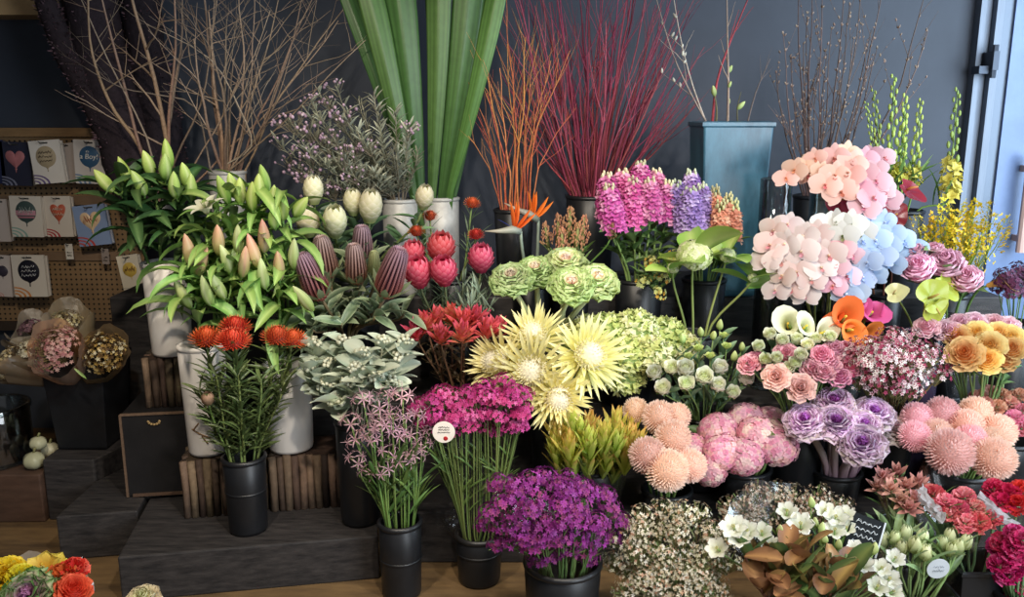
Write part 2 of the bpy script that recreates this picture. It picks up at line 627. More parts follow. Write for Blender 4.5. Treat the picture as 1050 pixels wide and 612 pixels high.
def leuca(r, h, cb, ct, tip, n=20, spreadout=.5, prof='lance'):
    mb = MB()
    for i in range(n):
        f = i / n
        T = RZ(i * 2.4) @ TR(r * .1 * f, 0, h * .35 * (1 - f) - h * .25)
        petal(mb, T, h * U(.6, .85) * (.75 + .25 * f), r * U(.38, .5), 1.4 - spreadout * f * 1.1, -.1 + .35 * (1 - f), .4, prof, cb, ct, 5, 3, tipc=tip)
    return [('bract_head', mb.mesh('leucadendron_head', PETAL))]


def lily_bud_mesh(L, r, c0, c1, rib=None):
    mb = MB()
    n, seg = 11, 12
    g = np.zeros((n, seg, 3)); cc = np.zeros((n, seg, 3))
    for i in range(n):
        t = i / (n - 1)
        rr = r * (math.sin(PI * (.08 + .9 * t ** .8)) ** .8) * (1.0 if t < .97 else .3)
        for j in range(seg):
            a = 2 * PI * j / seg
            k = rr * (1 + .13 * math.cos(3 * a))
            g[i, j] = (k * math.cos(a) + L * .1 * t * t, k * math.sin(a), L * t)
            c = mix(c0, c1, t)
            if rib is not None and math.cos(3 * a) < -.4:
                c = c * .5 + C(rib) * .5
            cc[i, j] = c
    mb.grid(g, cc, True)
    return mb.mesh('lily_bud', PETAL)


def lily_open_mesh(r, c0, c1):
    mb = MB()
    for k in range(6):
        petal(mb, RZ(k * PI / 3) @ TR(0, 0, 0), r * 1.5, r * (.5 if k % 2 else .62), 1.25, -1.3, .3, 'lance', c0, c1, 7, 5)
    for k in range(6):
        mb.tube([(0, 0, r * .2), (r * .12 * math.cos(k), r * .12 * math.sin(k), r * .9)], r * .02, '#b9c58a', 4)
    return mb.mesh('open_lily', PETAL)


def orchid(r, cp, ce, clip, cc=None):
    mb = MB()
    for k, a in enumerate((90, 215, 325)):
        petal(mb, RZ(math.radians(a)), r * .98, r * .66, .12, -.15, -.08, 'round', cp, ce, 6, 5)
    for a in (8, 172):
        petal(mb, TR(0, 0, r * .05) @ RZ(math.radians(a)), r * 1.06, r * 1.25, .22, -.35, -.06, 'round', cp, ce, 7, 7)
    lp = MB()
    petal(lp, TR(0, 0, r * .06) @ RZ(-PI / 2), r * .42, r * .34, .35, .5, .45, 'spoon', clip, clip, 5, 5)
    for a in (-35, 215):
        petal(lp, TR(0, 0, r * .06) @ RZ(math.radians(a)), r * .25, r * .2, .9, .6, .4, 'round', cc or clip, clip, 4, 4)
    lp.ball((0, r * .03, r * .12), (r * .07, r * .07, r * .13), cc or '#f3dfe0', 8, 6)
    return [('bloom', mb.mesh('orchid_petals', PETAL)), ('lip', lp.mesh('orchid_lip', PETAL))]


def rose(r, cin, cout, rows=7, loose=.0, ruffle=.0, per=5, cup=.5):
    mb = MB()
    for i in range(rows):
        f = i / (rows - 1)
        n = 3 + round((per - 1) * f)
        for k in range(n):
            c = mix(cin, cout, f)
            T = TR(0, 0, -r * .25 * f) @ RZ(k * 2 * PI / n + i * 1.1 + U(-.12, .12)) @ TR(r * (.03 + .16 * f), 0, 0)
            petal(mb, T, r * (.62 + .45 * f), r * (.55 + .62 * f), 1.5 - .75 * f - loose * f * .4 + U(-.06, .06), .55 - (1.05 + loose) * f, .45 * (1 - .4 * f), 'round' if not ruffle else 'spoon', c * .9, c, 6, 5 if not ruffle else 7, ruffle=ruffle, rk=2.4)
    cx = MB(); cx.ball((0, 0, -r * .2), (r * .22, r * .22, r * .2), '#6f8a45', 8, 6)
    for k in range(5):
        petal(cx, TR(0, 0, -r * .3) @ RZ(k * 1.257), r * .7, r * .18, .1, .4, .2, 'lance', '#6f8a45', '#7f9a55', 4, 3)
    return [('bloom', mb.mesh('rose_bloom', PETAL)), ('calyx', cx.mesh('calyx', LEAF))]


def garden_rose(r, cin, cout, rings=8, ruffle=.0, flat=.5, open_=.35):
    """full bloom: rings of short petals whose tops make a dome"""
    mb = MB(); mb.ball((0, 0, -r * .25), (r * .7, r * .7, r * .35), cin, 10, 6)
    for i in range(rings):
        f = i / (rings - 1)
        n = 3 + int(5 * f)
        rr = r * (.06 + .80 * f)
        L = r * (.5 + .15 * f)
        top = r * flat * math.cos(1.35 * f)
        c = mix(cin, cout, min(1, f * 1.15))
        W = 2 * rr * math.sin(PI / n) * 1.5 + r * .12
        for k in range(n):
            a = k * 2 * PI / n + i * 1.3 + U(-.15, .15)
            el = 1.62 - (.35 + open_) * f + U(-.06, .06)
            T = RZ(a) @ TR(rr * .82, 0, top - L * .92 + U(-.03, .03) * r)
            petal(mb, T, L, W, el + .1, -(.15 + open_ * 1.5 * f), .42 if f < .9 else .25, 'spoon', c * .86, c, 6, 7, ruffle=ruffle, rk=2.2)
    cx = MB(); cx.ball((0, 0, -r * .45), (r * .25, r * .25, r * .22), '#6f8a45', 8, 6)
    for k in range(5):
        petal(cx, TR(0, 0, -r * .5) @ RZ(k * 1.257), r * .7, r * .18, .1, .4, .2, 'lance', '#6f8a45', '#7f9a55', 4, 3)
    return [('bloom', mb.mesh('rose_bloom', PETAL)), ('calyx', cx.mesh('calyx', LEAF))]


def calla(h, c0, c1, inside=None, spadix='#e6c24a'):
    mb = MB(); nu, nv = 9, 17
    g = np.zeros((nu, nv, 3)); cc = np.zeros((nu, nv, 3))
    for i in range(nu):
        u = i / (nu - 1)
        for j in range(nv):
            a = -PI * 1.08 + 2 * PI * 1.08 * j / (nv - 1)
            flare = math.cos(a * .5) ** 2
            r = h * (.08 + .13 * u + .26 * u ** 3 * (0.5 + .75 * flare))
            z = h * (u * (.62 + .35 * flare)) - h * .14 * max(0, u - .75) * 4 * (1 - flare * .2)
            if flare > .93 and u > .85:
                z += h * .08 * (u - .85) / .15
            g[i, j] = (r * math.cos(a), r * math.sin(a), z)
            cc[i, j] = mix(c0, c1, u)
    mb.grid(g, cc)
    sp = MB(); sp.tube([(0, 0, h * .1), (0, 0, h * .6)], [h * .045, h * .035], spadix, 8)
    return [('spathe', mb.mesh('calla_spathe', PETAL)), ('spadix', sp.mesh('spadix', FINE))]


def anthurium(r, c0, c1, spadix):
    mb = MB(); nu, nv = 7, 33
    g = np.zeros((nu, nv, 3)); cc = np.zeros((nu, nv, 3))
    for i in range(nu):
        rad = i / (nu - 1)
        for j in range(nv):
            a = -PI + 2 * PI * j / (nv - 1)
            hr = r * (1.0 - .38 * math.exp(-((abs(a) - PI) / .45) ** 2) + .28 * math.exp(-(a / .35) ** 2))
            g[i, j] = (hr * rad * math.cos(a), hr * rad * math.sin(a) * 1.02, r * (.16 * rad ** 2 + .04 * math.sin(5 * a) * rad))
            cc[i, j] = mix(c0, c1, rad)
    mb.grid(g, cc)
    sp = MB(); sp.tube([(-r * .15, 0, 0), (-r * .05, 0, r * .3), (r * .2, 0, r * .62)], [r * .08, r * .09, r * .05], spadix, 8)
    return [('spathe', mb.mesh('anthurium_spathe', painted('waxy_spathe', .25, .12))), ('spadix', sp.mesh('spadix', FINE))]


def spike(h, r, cols, n=46, fsz=.5, top='#c9d79a', bloomto=.88, petals=4, bs=.17):
    """column of ruffled florets, green buds at the top"""
    mb = MB(); mb.tube([(0, 0, 0), (0, 0, h)], [r * .12, r * .05], '#7f9a55', 5)
    bd = MB()
    for i in range(n):
        t = (i + .5) / n
        rr = r * (1.05 - .45 * t * t)
        T = TR(0, 0, h * t) @ RZ(i * 2.4) @ RY(-.35 - .4 * t) @ TR(rr * .62, 0, 0)
        if t < bloomto:
            c = C(RND.choice(cols))
            for lay in range(2):
                for k in range(petals):
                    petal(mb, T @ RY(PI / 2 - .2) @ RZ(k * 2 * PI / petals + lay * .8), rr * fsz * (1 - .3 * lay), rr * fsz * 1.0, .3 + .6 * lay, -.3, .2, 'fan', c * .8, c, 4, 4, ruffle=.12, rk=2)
        else:
            bd.ball((np.array(T)[:3, 3]) * np.array([1, 1, 1]), (rr * bs, rr * bs, rr * bs * 2.0), mix(top, RND.choice(cols), .25), 6, 5)
    out = [('flower_spike', mb.mesh('spike', PETAL))]
    if bd.n:
        out.append(('bud_tip', bd.mesh('bud_tip', LEAF)))
    return out


def cluster(r, cols, n=60, fs=.012, petals=5, flat=.55, stemc='#75874f', leafy=0, calyx=None, drop=1.0, ball=False):
    """flat-topped spray of tiny flowers on hair-thin stalks"""
    mb = MB(); st = mb if ball else MB()
    for i in range(n):
        rr = r * math.sqrt(RND.random()); a = RND.random() * 2 * PI
        z = r * flat * math.sqrt(max(0, 1 - (rr / r) ** 2)) * U(.4, 1.1)
        p = Vector((rr * math.cos(a), rr * math.sin(a), z))
        if i % 2 == 0 or ball:
            st.tube([(p.x * .1, p.y * .1, -r * drop), (p.x * .5, p.y * .5, -r * .25), p], r * .016, stemc, 3, cap=False)
        c = C(RND.choice(cols))
        T = TR(*p) @ facing((p.x, p.y, r * .5), U(0, 6))
        f = fs * U(.75, 1.2)
        if ball:
            mb.ball(p, f * .5, c, 5, 4)
            continue
        for k in range(petals):
            petal(mb, T @ RZ(k * 2 * PI / petals), f * .62, f * .5, .5, -.4, 0, 'spoon', c * .8, c, 3, 3)
        if calyx:
            mb.ball(p + Vector((0, 0, f * .06)), f * .14, calyx, 4, 3)
    for i in range(leafy):
        a = RND.random() * 6.28; rr = r * RND.random() * .8
        petal(st, TR(rr * math.cos(a), rr * math.sin(a), U(-r * .7, r * .1)) @ RZ(a) @ RY(-U(0, 1.2)), r * .5, r * .08, .2, .3, .2, 'lance', '#4f6836', '#7c9258', 4, 3)
    if ball:
        return [('flower_cluster', mb.mesh('cluster', FINE))]
    return [('flower_cluster', mb.mesh('cluster', FINE)), ('twig_fan', st.mesh('twig_fan', STEM))]


def tulip(h, r, c0, c1):
    mb = MB()
    for ring in range(2):
        for k in range(3):
            petal(mb, RZ(k * 2.094 + ring * 1.047) @ TR(r * .12, 0, 0), h * (1.08 - .04 * ring), r * 1.5, .62 + .1 * ring, 1.5 - .1 * ring, .42, 'egg', c0, c1, 8, 5)
    return [('bloom', mb.mesh('tulip_bloom', PETAL))]


def trumpet(r, c0, c1, n=6, throat='#c9cf7a', rec=.9):
    mb = MB()
    for k in range(n):
        petal(mb, TR(0, 0, -r * .8) @ RZ(k * 2 * PI / n) @ TR(r * .06, 0, 0), r * 1.4, r * (.9 if k % 2 else 1.05), 1.3, -rec, .22, 'spoon', mix(c0, throat, .4), c1, 7, 7, ruffle=.06)
    s = MB()
    for k in range(5):
        a = k * 1.26
        s.tube([(0, 0, -r * .5), (r * .1 * math.cos(a), r * .1 * math.sin(a), r * .12)], r * .025, '#d8d9a0', 4)
        s.ball((r * .1 * math.cos(a), r * .1 * math.sin(a), r * .14), r * .06, '#b9b06a', 5, 4)
    return [('bloom', mb.mesh('trumpet', PETAL)), ('stamens', s.mesh('stamens', FINE))]


def carnation(r, cols, n=44):
    mb = MB()
    for ph, az in spiral(n, 1.5):
        c = C(RND.choice(cols))
        T = TR(0, 0, -r * .35) @ RZ(az) @ RY(ph * .9) @ TR(0, 0, r * .35) @ RY(-PI / 2 + .2) @ RX(U(-.5, .5))
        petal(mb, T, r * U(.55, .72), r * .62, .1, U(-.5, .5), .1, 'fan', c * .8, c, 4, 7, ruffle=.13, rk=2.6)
    cx = MB(); cx.tube([(0, 0, -r * .95), (0, 0, -r * .3)], [r * .16, r * .24], '#6f9058', 8)
    return [('bloom', mb.mesh('carnation', PETAL)), ('calyx', cx.mesh('calyx', LEAF))]


def spider_umbel(r, c0, c1, n=5, thin=.09):
    mb = MB()
    for i in range(n):
        d = Vector((math.cos(i * 2.4) * .8, math.sin(i * 2.4) * .8, U(.3, 1))).normalized()
        p = d * r * .55
        mb.tube([(0, 0, -r * .1), p], r * .02, '#8a9a5a', 3, cap=False)
        for k in range(6):
            petal(mb, TR(*p) @ facing(d) @ RZ(k * PI / 3), r * U(.45, .62), r * thin, 1.1, -2.0, .3, 'lance', c0, c1, 6, 3)
        mb.tube([p, p + d * r * .5], r * .012, c1, 3, cap=False)
    return [('flower_head', mb.mesh('umbel', PETAL))]


def plume(h, r, cols, n=130):
    mb = MB(); mb.tube([(0, 0, 0), (0, 0, h)], [r * .3, r * .1], '#8a8a52', 5)
    for i in range(n):
        t = RND.random(); rr = r * (1 - .8 * t) * U(.5, 1)
        a = i * 2.4
        p = Vector((rr * math.cos(a), rr * math.sin(a), h * t + rr * .35))
        c = C(RND.choice(cols))
        for k in range(4):
            petal(mb, TR(*p) @ RZ(a + k * 1.57) @ RY(-.6), r * .26, r * .13, .6, .4, .3, 'lance', c * .85, c, 3, 3)
    return [('plume', mb.mesh('plume', FINE))]


def onci_spray(h, c, n=22):
    """branching spray with small ruffled lips"""
    mb = MB(); st = mb
    tip = Vector((U(-.2, .2) * h, U(-.2, .2) * h, h))
    st.tube([(0, 0, 0), tip * .5 + Vector((0, 0, h * .08)), tip], h * .008, '#8a9a3c', 4)
    for i in range(n):
        t = .15 + .85 * (i + RND.random()) / n
        p0 = tip * t
        p = p0 + Vector((U(-1, 1), U(-1, 1), U(-.3, .6))) * h * .26 * (1.15 - t * .7)
        st.tube([p0, p], h * .004, '#8a9a3c', 3, cap=False)
        T = TR(*p) @ facing((U(-.6, .6), -1, U(-.2, .9)), U(0, 6)); f = h * .075
        petal(mb, T, f * 1.1, f * 1.3, .2, -.3, .1, 'fan', mix(c, '#b8861a', .3), c, 4, 5, ruffle=.1)
        for a in (1.8, 2.6, 3.6, 4.4):
            petal(mb, T @ RZ(a), f * .6, f * .3, .3, -.2, .1, 'lance', c, c, 3, 3)
    return [('flower_spray', mb.mesh('spray', PETAL))]


# ------------------------------------------------------------------ branches
def wander(p0, p1, n, amp, arch=0.0):
    """bent woody line from p0 to p1"""
    p0, p1 = Vector(p0), Vector(p1)
    ax = (p1 - p0); L = ax.length
    s1 = ax.cross(Vector((0, 1, 0))).normalized(); s2 = ax.cross(s1).normalized()
    f = [U(.6, 1.6), U(1.8, 3.2), U(0, 6), U(0, 6), U(0, 6)]
    out = []
    for i in range(n):
        t = i / (n - 1)
        e = min(1, t * 3) * (1 - .5 * t)
        w = amp * L * (math.sin(f[0] * 5 * t + f[2]) * .6 + math.sin(f[1] * 6 * t + f[3]) * .3)
        w2 = amp * L * math.sin(f[0] * 4 * t + f[4]) * .5
        a = arch * L * math.sin(PI * t)
        out.append(p0 + ax * t + s1 * (w * e + a) + s2 * w2 * e)
    return out


def branch(name, label, cat, group, p0, p1, r, c0, c1, n=12, amp=.02, twigs=0, twl=.3, arch=0.0, sides=5, buds=None, pts=None, twig_amp=.03, mat=None, spread=.5, tmin=.35, sub=True, nb=None):
    pts = pts or wander(p0, p1, n, amp, arch)
    base = Vector(pts[0])
    mb = MB(); N = len(pts)
    mb.tube([Vector(p) - base for p in pts], [r * (1 - .72 * i / (N - 1)) for i in range(N)], c0, sides, c1)
    L = (Vector(pts[-1]) - base).length
    ends = [Vector(p) - base for p in pts[N // 3:]]

    def sidetwig(q, d, l, rr, depth):
        side = Vector((U(-1, 1), U(-.6, .6), U(-.3, 1)))
        e = q + (d * (1 - spread) + side.normalized() * spread).normalized() * l
        tw = wander(q, e, 6, twig_amp)
        mb.tube(tw, [rr * (1 - .7 * k / 5) for k in range(6)], c1, 3 if depth else 4, c1, cap=False)
        ends.extend(tw[2:])
        if depth < 1 and sub:
            for _ in range(2):
                k = RND.randint(2, 4)
                sidetwig(tw[k], (e - q).normalized(), l * .5, rr * .55, depth + 1)
    for k in range(twigs):
        t = tmin + (1 - tmin) * RND.random()
        i = min(int(t * (N - 1)), N - 2)
        q = Vector(pts[i]).lerp(Vector(pts[i + 1]), t * (N - 1) - i) - base
        d = (Vector(pts[i + 1]) - Vector(pts[i])).normalized()
        sidetwig(q, d, L * twl * U(.6, 1.2) * (1.2 - t * .6), r * (1 - .72 * t) * .62, 0)
    o = link(name, mb.mesh(name, mat or BARK))
    o.location = base
    tag(o, label, cat, group)
    if buds:
        me, cnt, s = buds
        for k in range(cnt):
            q = RND.choice(ends)
            link('bud', me, o, TR(*q) @ facing((U(-1, 1), U(-1, 1), 1.2)) @ SC(s * U(.7, 1.2)))
    return o
# ------------------------------------------------------------------ the room
def struct(name, mb, mat, parent=None, smooth=False):
    o = link(name, mb.mesh(name, mat, smooth), parent)
    if parent is None:
        o['kind'] = 'structure'
    return o


def boxobj(name, lo, hi, mat, parent=None, c='#808080', T=None, bevel=0.0):
    mb = MB(); mb.box(lo, hi, c, T)
    o = link(name, mb.mesh(name, mat, False), parent)
    if bevel:
        m = o.modifiers.new('edge', 'BEVEL'); m.width = bevel; m.segments = 2
    return o


WALLM = solid('navy_wall_paint', '#3d424c', 0.55, spec=0.25, noise=0.1, nscale=2.5, bump=0.08)
FLOORM = solid('worn_timber_floor', '#574430', 0.6, noise=0.35, nscale=3, stretch=(1, 5, 1), bump=0.2, col2='#7a6140')
ALU = solid('aluminium', '#707885', 0.5, metal=0.3, noise=0.1, nscale=20, stretch=(8, 8, .3))
ALUD = solid('dark_aluminium', '#59606b', 0.4, metal=0.6)
DOORM = solid('blue_grey_door_paint', '#6479a0', 0.4, noise=0.12, nscale=6, spec=.5)
struct('floor', (lambda m: (m.box((-3.4, -1.5, -.06), (3.2, 4.3, 0), '#fff'), m)[1])(MB()), FLOORM)
struct('wall_back', (lambda m: (m.box((-3.4, 4.25, 0), (2.2, 4.37, 3.0), '#fff'), m)[1])(MB()), WALLM)
struct('wall_left', (lambda m: (m.box((-3.5, -1.5, 0), (-3.4, 4.37, 3.0), '#fff'), m)[1])(MB()), WALLM)
struct('ceiling', (lambda m: (m.box((-3.5, -1.5, 2.9), (3.2, 4.37, 3.0), '#fff'), m)[1])(MB()), solid('ceiling_paint', '#8d877e', 0.8))
# pale bulkhead high on the wall at the left
struct('trim_1', (lambda m: (m.box((-3.4, 4.05, 2.055), (-2.15, 4.249, 2.5), '#fff'), m)[1])(MB()), solid('bulkhead_board', '#b5966c', 0.7, noise=.15))
# door at the right: frame of aluminium ribs, painted leaf, handle, latch
dm = MB()
dr = link('door_1', (lambda m: (m.box((2.38, 4.22, 0), (3.2, 4.30, 2.9), '#fff'), m)[1])(MB()).mesh('door_1', DOORM, False)); dr['kind'] = 'structure'
fm = MB()
for x0, x1, y0 in ((2.20, 2.225, 4.19), (2.228, 2.262, 4.21), (2.265, 2.285, 4.17), (2.288, 2.315, 4.20)):
    fm.box((x0, y0, 0), (x1, 4.3, 2.9), '#fff')
struct('door_frame', fm, ALU, dr)
fm = MB(); fm.box((2.316, 4.235, 0), (2.38, 4.3, 2.9), '#fff'); struct('door_jamb', fm, ALUD, dr)
fm = MB(); fm.box((2.19, 4.13, 1.80), (2.27, 4.20, 1.835), '#fff'); fm.box((2.235, 4.10, 1.815), (2.262, 4.2, 1.9), '#fff'); fm.tube([(2.25, 4.12, 1.78), (2.25, 4.12, 1.93)], .014, '#fff', 8)
struct('door_latch', fm, solid('grey_latch', '#454c58', .5, metal=.5), dr)
hm = MB(); hm.tube([(2.50, 4.15, .95), (2.50, 4.15, 1.42)], .022, '#fff', 10); hm.box((2.49, 4.15, 1.0), (2.51, 4.23, 1.03), '#fff'); hm.box((2.49, 4.15, 1.34), (2.51, 4.23, 1.37), '#fff')
struct('door_handle', hm, solid('pink_beige_handle', '#c5a398', .45), dr)

# ------------------------------------------------------------------ pegboard with balloon packets
def pegboard_mat():
    m, nt, out = node_mat('pegboard_brown')
    N, L = nt.nodes, nt.links
    tc = N.new('ShaderNodeTexCoord'); sx = N.new('ShaderNodeSeparateXYZ')
    L.new(tc.outputs['Object'], sx.inputs[0])
    def cell(o):
        a = N.new('ShaderNodeMath'); a.operation = 'MULTIPLY'; a.inputs[1].default_value = 1 / .0254
        b = N.new('ShaderNodeMath'); b.operation = 'FRACT'
        c = N.new('ShaderNodeMath'); c.operation = 'SUBTRACT'; c.inputs[1].default_value = .5
        d = N.new('ShaderNodeMath'); d.operation = 'POWER'; d.inputs[1].default_value = 2
        L.new(o, a.inputs[0]); L.new(a.outputs[0], b.inputs[0]); L.new(b.outputs[0], c.inputs[0]); L.new(c.outputs[0], d.inputs[0])
        return d.outputs[0]
    s = N.new('ShaderNodeMath'); s.operation = 'ADD'
    L.new(cell(sx.outputs[0]), s.inputs[0]); L.new(cell(sx.outputs[2]), s.inputs[1])
    lt = N.new('ShaderNodeMath'); lt.operation = 'LESS_THAN'; lt.inputs[1].default_value = .045
    L.new(s.outputs[0], lt.inputs[0])
    mx = N.new('ShaderNodeMix'); mx.data_type = 'RGBA'
    mx.inputs[6].default_value = (*C('#856a4a'), 1); mx.inputs[7].default_value = (*C('#15100c'), 1)
    L.new(lt.outputs[0], mx.inputs[0])
    b = N.new('ShaderNodeBsdfPrincipled'); b.inputs['Roughness'].default_value = .7
    L.new(mx.outputs[2], b.inputs['Base Color']); L.new(b.outputs[0], out.inputs[0])
    return m


PEGY = 4.225
pb = boxobj('pegboard', (-3.3, PEGY, zat(334, 4.22)), (-1.72, 4.249, zat(138, 4.22)), pegboard_mat())
tag(pb, 'brown perforated pegboard on dark wall behind the hanging balloon packets', 'pegboard')
boxobj('top_rail', (-3.3, PEGY - .02, zat(140, 4.22)), (-1.72, 4.249, zat(131, 4.22)), solid('rail_timber', '#8f6f4a', .6, noise=.2, nscale=12, stretch=(1, 8, 8)), pb)
for py in (205, 262):
    boxobj('cross_rail', (-3.3, PEGY - .012, zat(py + 5, 4.22)), (-1.95, PEGY, zat(py - 4, 4.22)), solid('clear_strip', '#7c6550', .35), pb)
boxobj('bottom_rail', (-3.3, PEGY - .02, zat(338, 4.22)), (-1.72, 4.249, zat(329, 4.22)), solid('bottom_rail_dark', '#3a3028', .6), pb)

CARD = painted('packet_card', .35, 0, var=.03, hue=.002, spec=.5)
INK = painted('packet_print', .3, 0, var=0, hue=0, spec=.5)
STEELW = solid('hook_wire', '#9a9a98', .3, metal=.9)


def text_part(s, size, col, parent, M, name='lettering', shear=.0, extr=.0006):
    cu = bpy.data.curves.new(name, 'FONT'); cu.body = s; cu.size = size; cu.align_x = 'CENTER'; cu.align_y = 'CENTER'
    cu.extrude = extr; cu.shear = shear
    cu.materials.append(solid('ink_' + col.strip('#'), col, .5))
    tmp = bpy.data.objects.new('tmp', cu); COL.objects.link(tmp)
    me = bpy.data.meshes.new_from_object(tmp, depsgraph=bpy.context.evaluated_depsgraph_get())
    bpy.data.objects.remove(tmp); bpy.data.curves.remove(cu)
    return link(name, me, parent, M)


def scribble(parent, w, h, col, M, lines=2, name='lettering', r=.0011, amp=.5):
    mb = MB()
    for l in range(lines):
        zc = h * (.5 - (l + .5) / lines)
        pts = []
        ww = w * U(.75, 1.0)
        n = 26; tall = [RND.choice((.35, .5, 1.0)) for _ in range(n)]
        for i in range(n):
            t = i / (n - 1)
            pts.append((-ww / 2 + ww * t + .18 * h / lines * math.sin(i * 2.1), 0, zc + h / lines * amp * tall[i] * (.8 if i % 2 else -.5)))
        mb.tube(pts, r, col, 4)
    return link(name, mb.mesh(name, INK), parent, M)


def packet(px, py, w, h, label, bg, shape, bc, stripe, tilt=0.0, Y=4.13, words=None, band=None, back=True, ink='#ffffff', group='foil balloon packets on the pegboard'):
    k = 4.72e-3
    W, H = w * k, h * k
    o = at(px, py, Y)
    t = thing('balloon_packet', label, 'balloon packet', o, group)
    t.rotation_euler = (0, tilt, 0)
    m = MB(); m.box((-W / 2, 0, -H / 2), (W / 2, .012, H / 2), bg); m.box((-W * .13, -.0008, H * .42), (W * .13, .0002, H * .455), '#2a2624')
    link('card', m.mesh('card', CARD, False), t)
    if shape:
        r = W * .33; zc = H * .12
        m = MB(); n = 28
        pts = []
        for i in range(n):
            a = 2 * PI * i / n
            if shape == 'heart':
                x = 16 * math.sin(a) ** 3 / 16; z = (13 * math.cos(a) - 5 * math.cos(2 * a) - 2 * math.cos(3 * a) - math.cos(4 * a)) / 15
            elif shape == 'ribbonheart':
                x = .9 * math.sin(a) ** 3; z = (13 * math.cos(a) - 5 * math.cos(2 * a) - 2 * math.cos(3 * a)) / 13
            else:
                x = math.cos(a); z = math.sin(a) * 1.04 - (.12 if abs(a - 1.5 * PI) < .12 else 0)
            pts.append((x, z))
        v = [(0, -.006, zc)]; cs = [C(bc) * 1.25]
        for f_, dy in ((.55, -.0045), (.9, -.002), (1.0, 0)):
            for x, z in pts:
                v.append((x * r * f_, dy, zc + z * r * f_)); cs.append(C(bc))
        f = [(0, 1 + i, 1 + (i + 1) % n) for i in range(n)]
        for q in range(2):
            f += [(1 + q * n + i, 1 + (q + 1) * n + i, 1 + (q + 1) * n + (i + 1) % n, 1 + q * n + (i + 1) % n) for i in range(n)]
        m.add(v, f, np.array(cs))
        bl = link('balloon_print', m.mesh('balloon_print', INK), t)
        m = MB(); m.tube([(0, -.001, zc - r), (0, -.001, zc - r * 1.45)], r * .05, bc, 4); m.box((-r * .12, -.001, zc - r * 1.13), (r * .12, 0, zc - r * 1.0), bc)
        link('balloon_neck', m.mesh('balloon_neck', INK), bl)
        if words == 'boy':
            text_part('a Boy!', r * .72, '#f2f0ea', bl, TR(0, -.0075, zc) @ RX(PI / 2), shear=.15)
            text_part("it's", r * .3, '#f2f0ea', bl, TR(-r * .1, -.0075, zc + r * .5) @ RX(PI / 2), shear=.15)
        elif words:
            scribble(bl, r * 1.45, r * 1.2, ink, TR(0, -.0068, zc), words)
        if band:
            m = MB()
            for q, (z0, z1, c) in enumerate(band):
                g = np.zeros((2, 9, 3))
                for j in range(9):
                    x = -1 + 2 * j / 8; s = math.sqrt(max(0, 1 - ((z0 + z1) / 2) ** 2)) * .97
                    g[0, j] = (x * s * r, -.0064 + .004 * x * x, zc + z0 * r); g[1, j] = (x * s * r, -.0064 + .004 * x * x, zc + z1 * r)
                m.grid(g, C(c))
            link('printed_band', m.mesh('printed_band', INK), bl)
    if stripe:
        m = MB()
        for q in range(3):
            g = np.zeros((9, 2, 3))
            for i in range(9):
                a = PI / 2 * i / 8
                R0 = W * (.50 - q * .15); R1 = R0 - W * .07
                g[i, 0] = (-W / 2 + R0 * math.sin(a), -.0006, -H / 2 + R0 * .62 * math.cos(a)); g[i, 1] = (-W / 2 + R1 * math.sin(a), -.0006, -H / 2 + R1 * .62 * math.cos(a))
            m.grid(g, C(stripe))
        link('stripe_print', m.mesh('stripe_print', INK), t)
    m = MB(); m.tube([(0, PEGY - Y - .002, H * .47), (0, -.03, H * .45), (0, -.045, H * .48)], .0028, '#888888', 6)
    link('hook', m.mesh('hook', STEELW), t)
    if back:
        m = MB(); m.box((-W * .47, .016, -H * .49), (W * .54, .026, H * .47), mix(bg, '#b8b0a8', .5))
        link('backing_card', m.mesh('backing_card', CARD, False), t)
    return t


WHT = '#d8cfc2'
packet(16, 168, 30, 44, 'dark navy balloon packet with pink heart, top row of pegboard', '#2b2c3c', 'heart', '#b06f70', '#7d7f92', .03)
packet(-4, 166, 16, 44, 'dark blue packet edge cut off beside pink heart packet', '#252b4a', None, None, None)
packet(48, 166, 31, 43, 'white packet with round gold confetti balloon, purple stripes, top row', '#dcd4c9', 'round', '#a8977a', '#6d5a86', -.07, Y=4.10, words=3, ink='#4a4038')
packet(72, 167, 14, 40, 'narrow greyish packet tucked behind the gold confetti balloon packet', '#b9aca4', None, None, None, -.12, Y=4.16, back=False)
packet(92, 166, 31, 44, 'white packet with blue round balloon lettered in white', '#d5cfca', 'round', '#3f6488', '#6f86a6', .03, Y=4.12, words='boy')
packet(117, 160, 20, 42, 'packet with red lettered disc half hidden by dark trunk', '#c9bfb8', 'round', '#a8443e', None, -.05, Y=4.17, words=1, back=False)
packet(27, 222, 32, 42, 'white packet with striped green and pink balloon, middle row', WHT, 'round', '#40504d', '#8fb0a4', .02, Y=4.12, words=1, ink='#d9e4de',
       band=((-.35, .12, '#c08a96'), (-.62, -.45, '#a86f7a')))
packet(60, 222, 27, 42, 'white packet with red ribbon ring balloon, middle row', '#cfc4b6', 'ribbonheart', '#b4583f', '#b0383c', .0, Y=4.14, words=2, ink='#efe3cd')
packet(3, 226, 12, 44, 'pale packet edge at far left of middle row', '#c7bab2', None, None, None, 0, Y=4.15)
packet(94, 231, 33, 42, 'tilted blue packet with cream heart balloon beside lilies', '#7f92b4', 'heart', '#d6b894', '#b4483f', -.1, Y=4.13, words=1, ink='#b4583f')
packet(30, 283, 34, 44, 'white packet with black scripted round balloon and orange stripes', WHT, 'round', '#1c1a24', '#d08a4e', .0, Y=4.11, words=3)
packet(3, 283, 17, 44, 'pale packet with pink stripes cut off beside black balloon packet', '#c9bdb6', 'round', '#3a3440', '#c98a80', .05, Y=4.13)
packet(134, 281, 22, 40, 'tilted packet with yellow balloon behind the white lily vase', '#d8cdb8', 'round', '#c9a94e', '#b7b0a0', -.14, Y=4.13, words=1, ink='#7c4a3a')
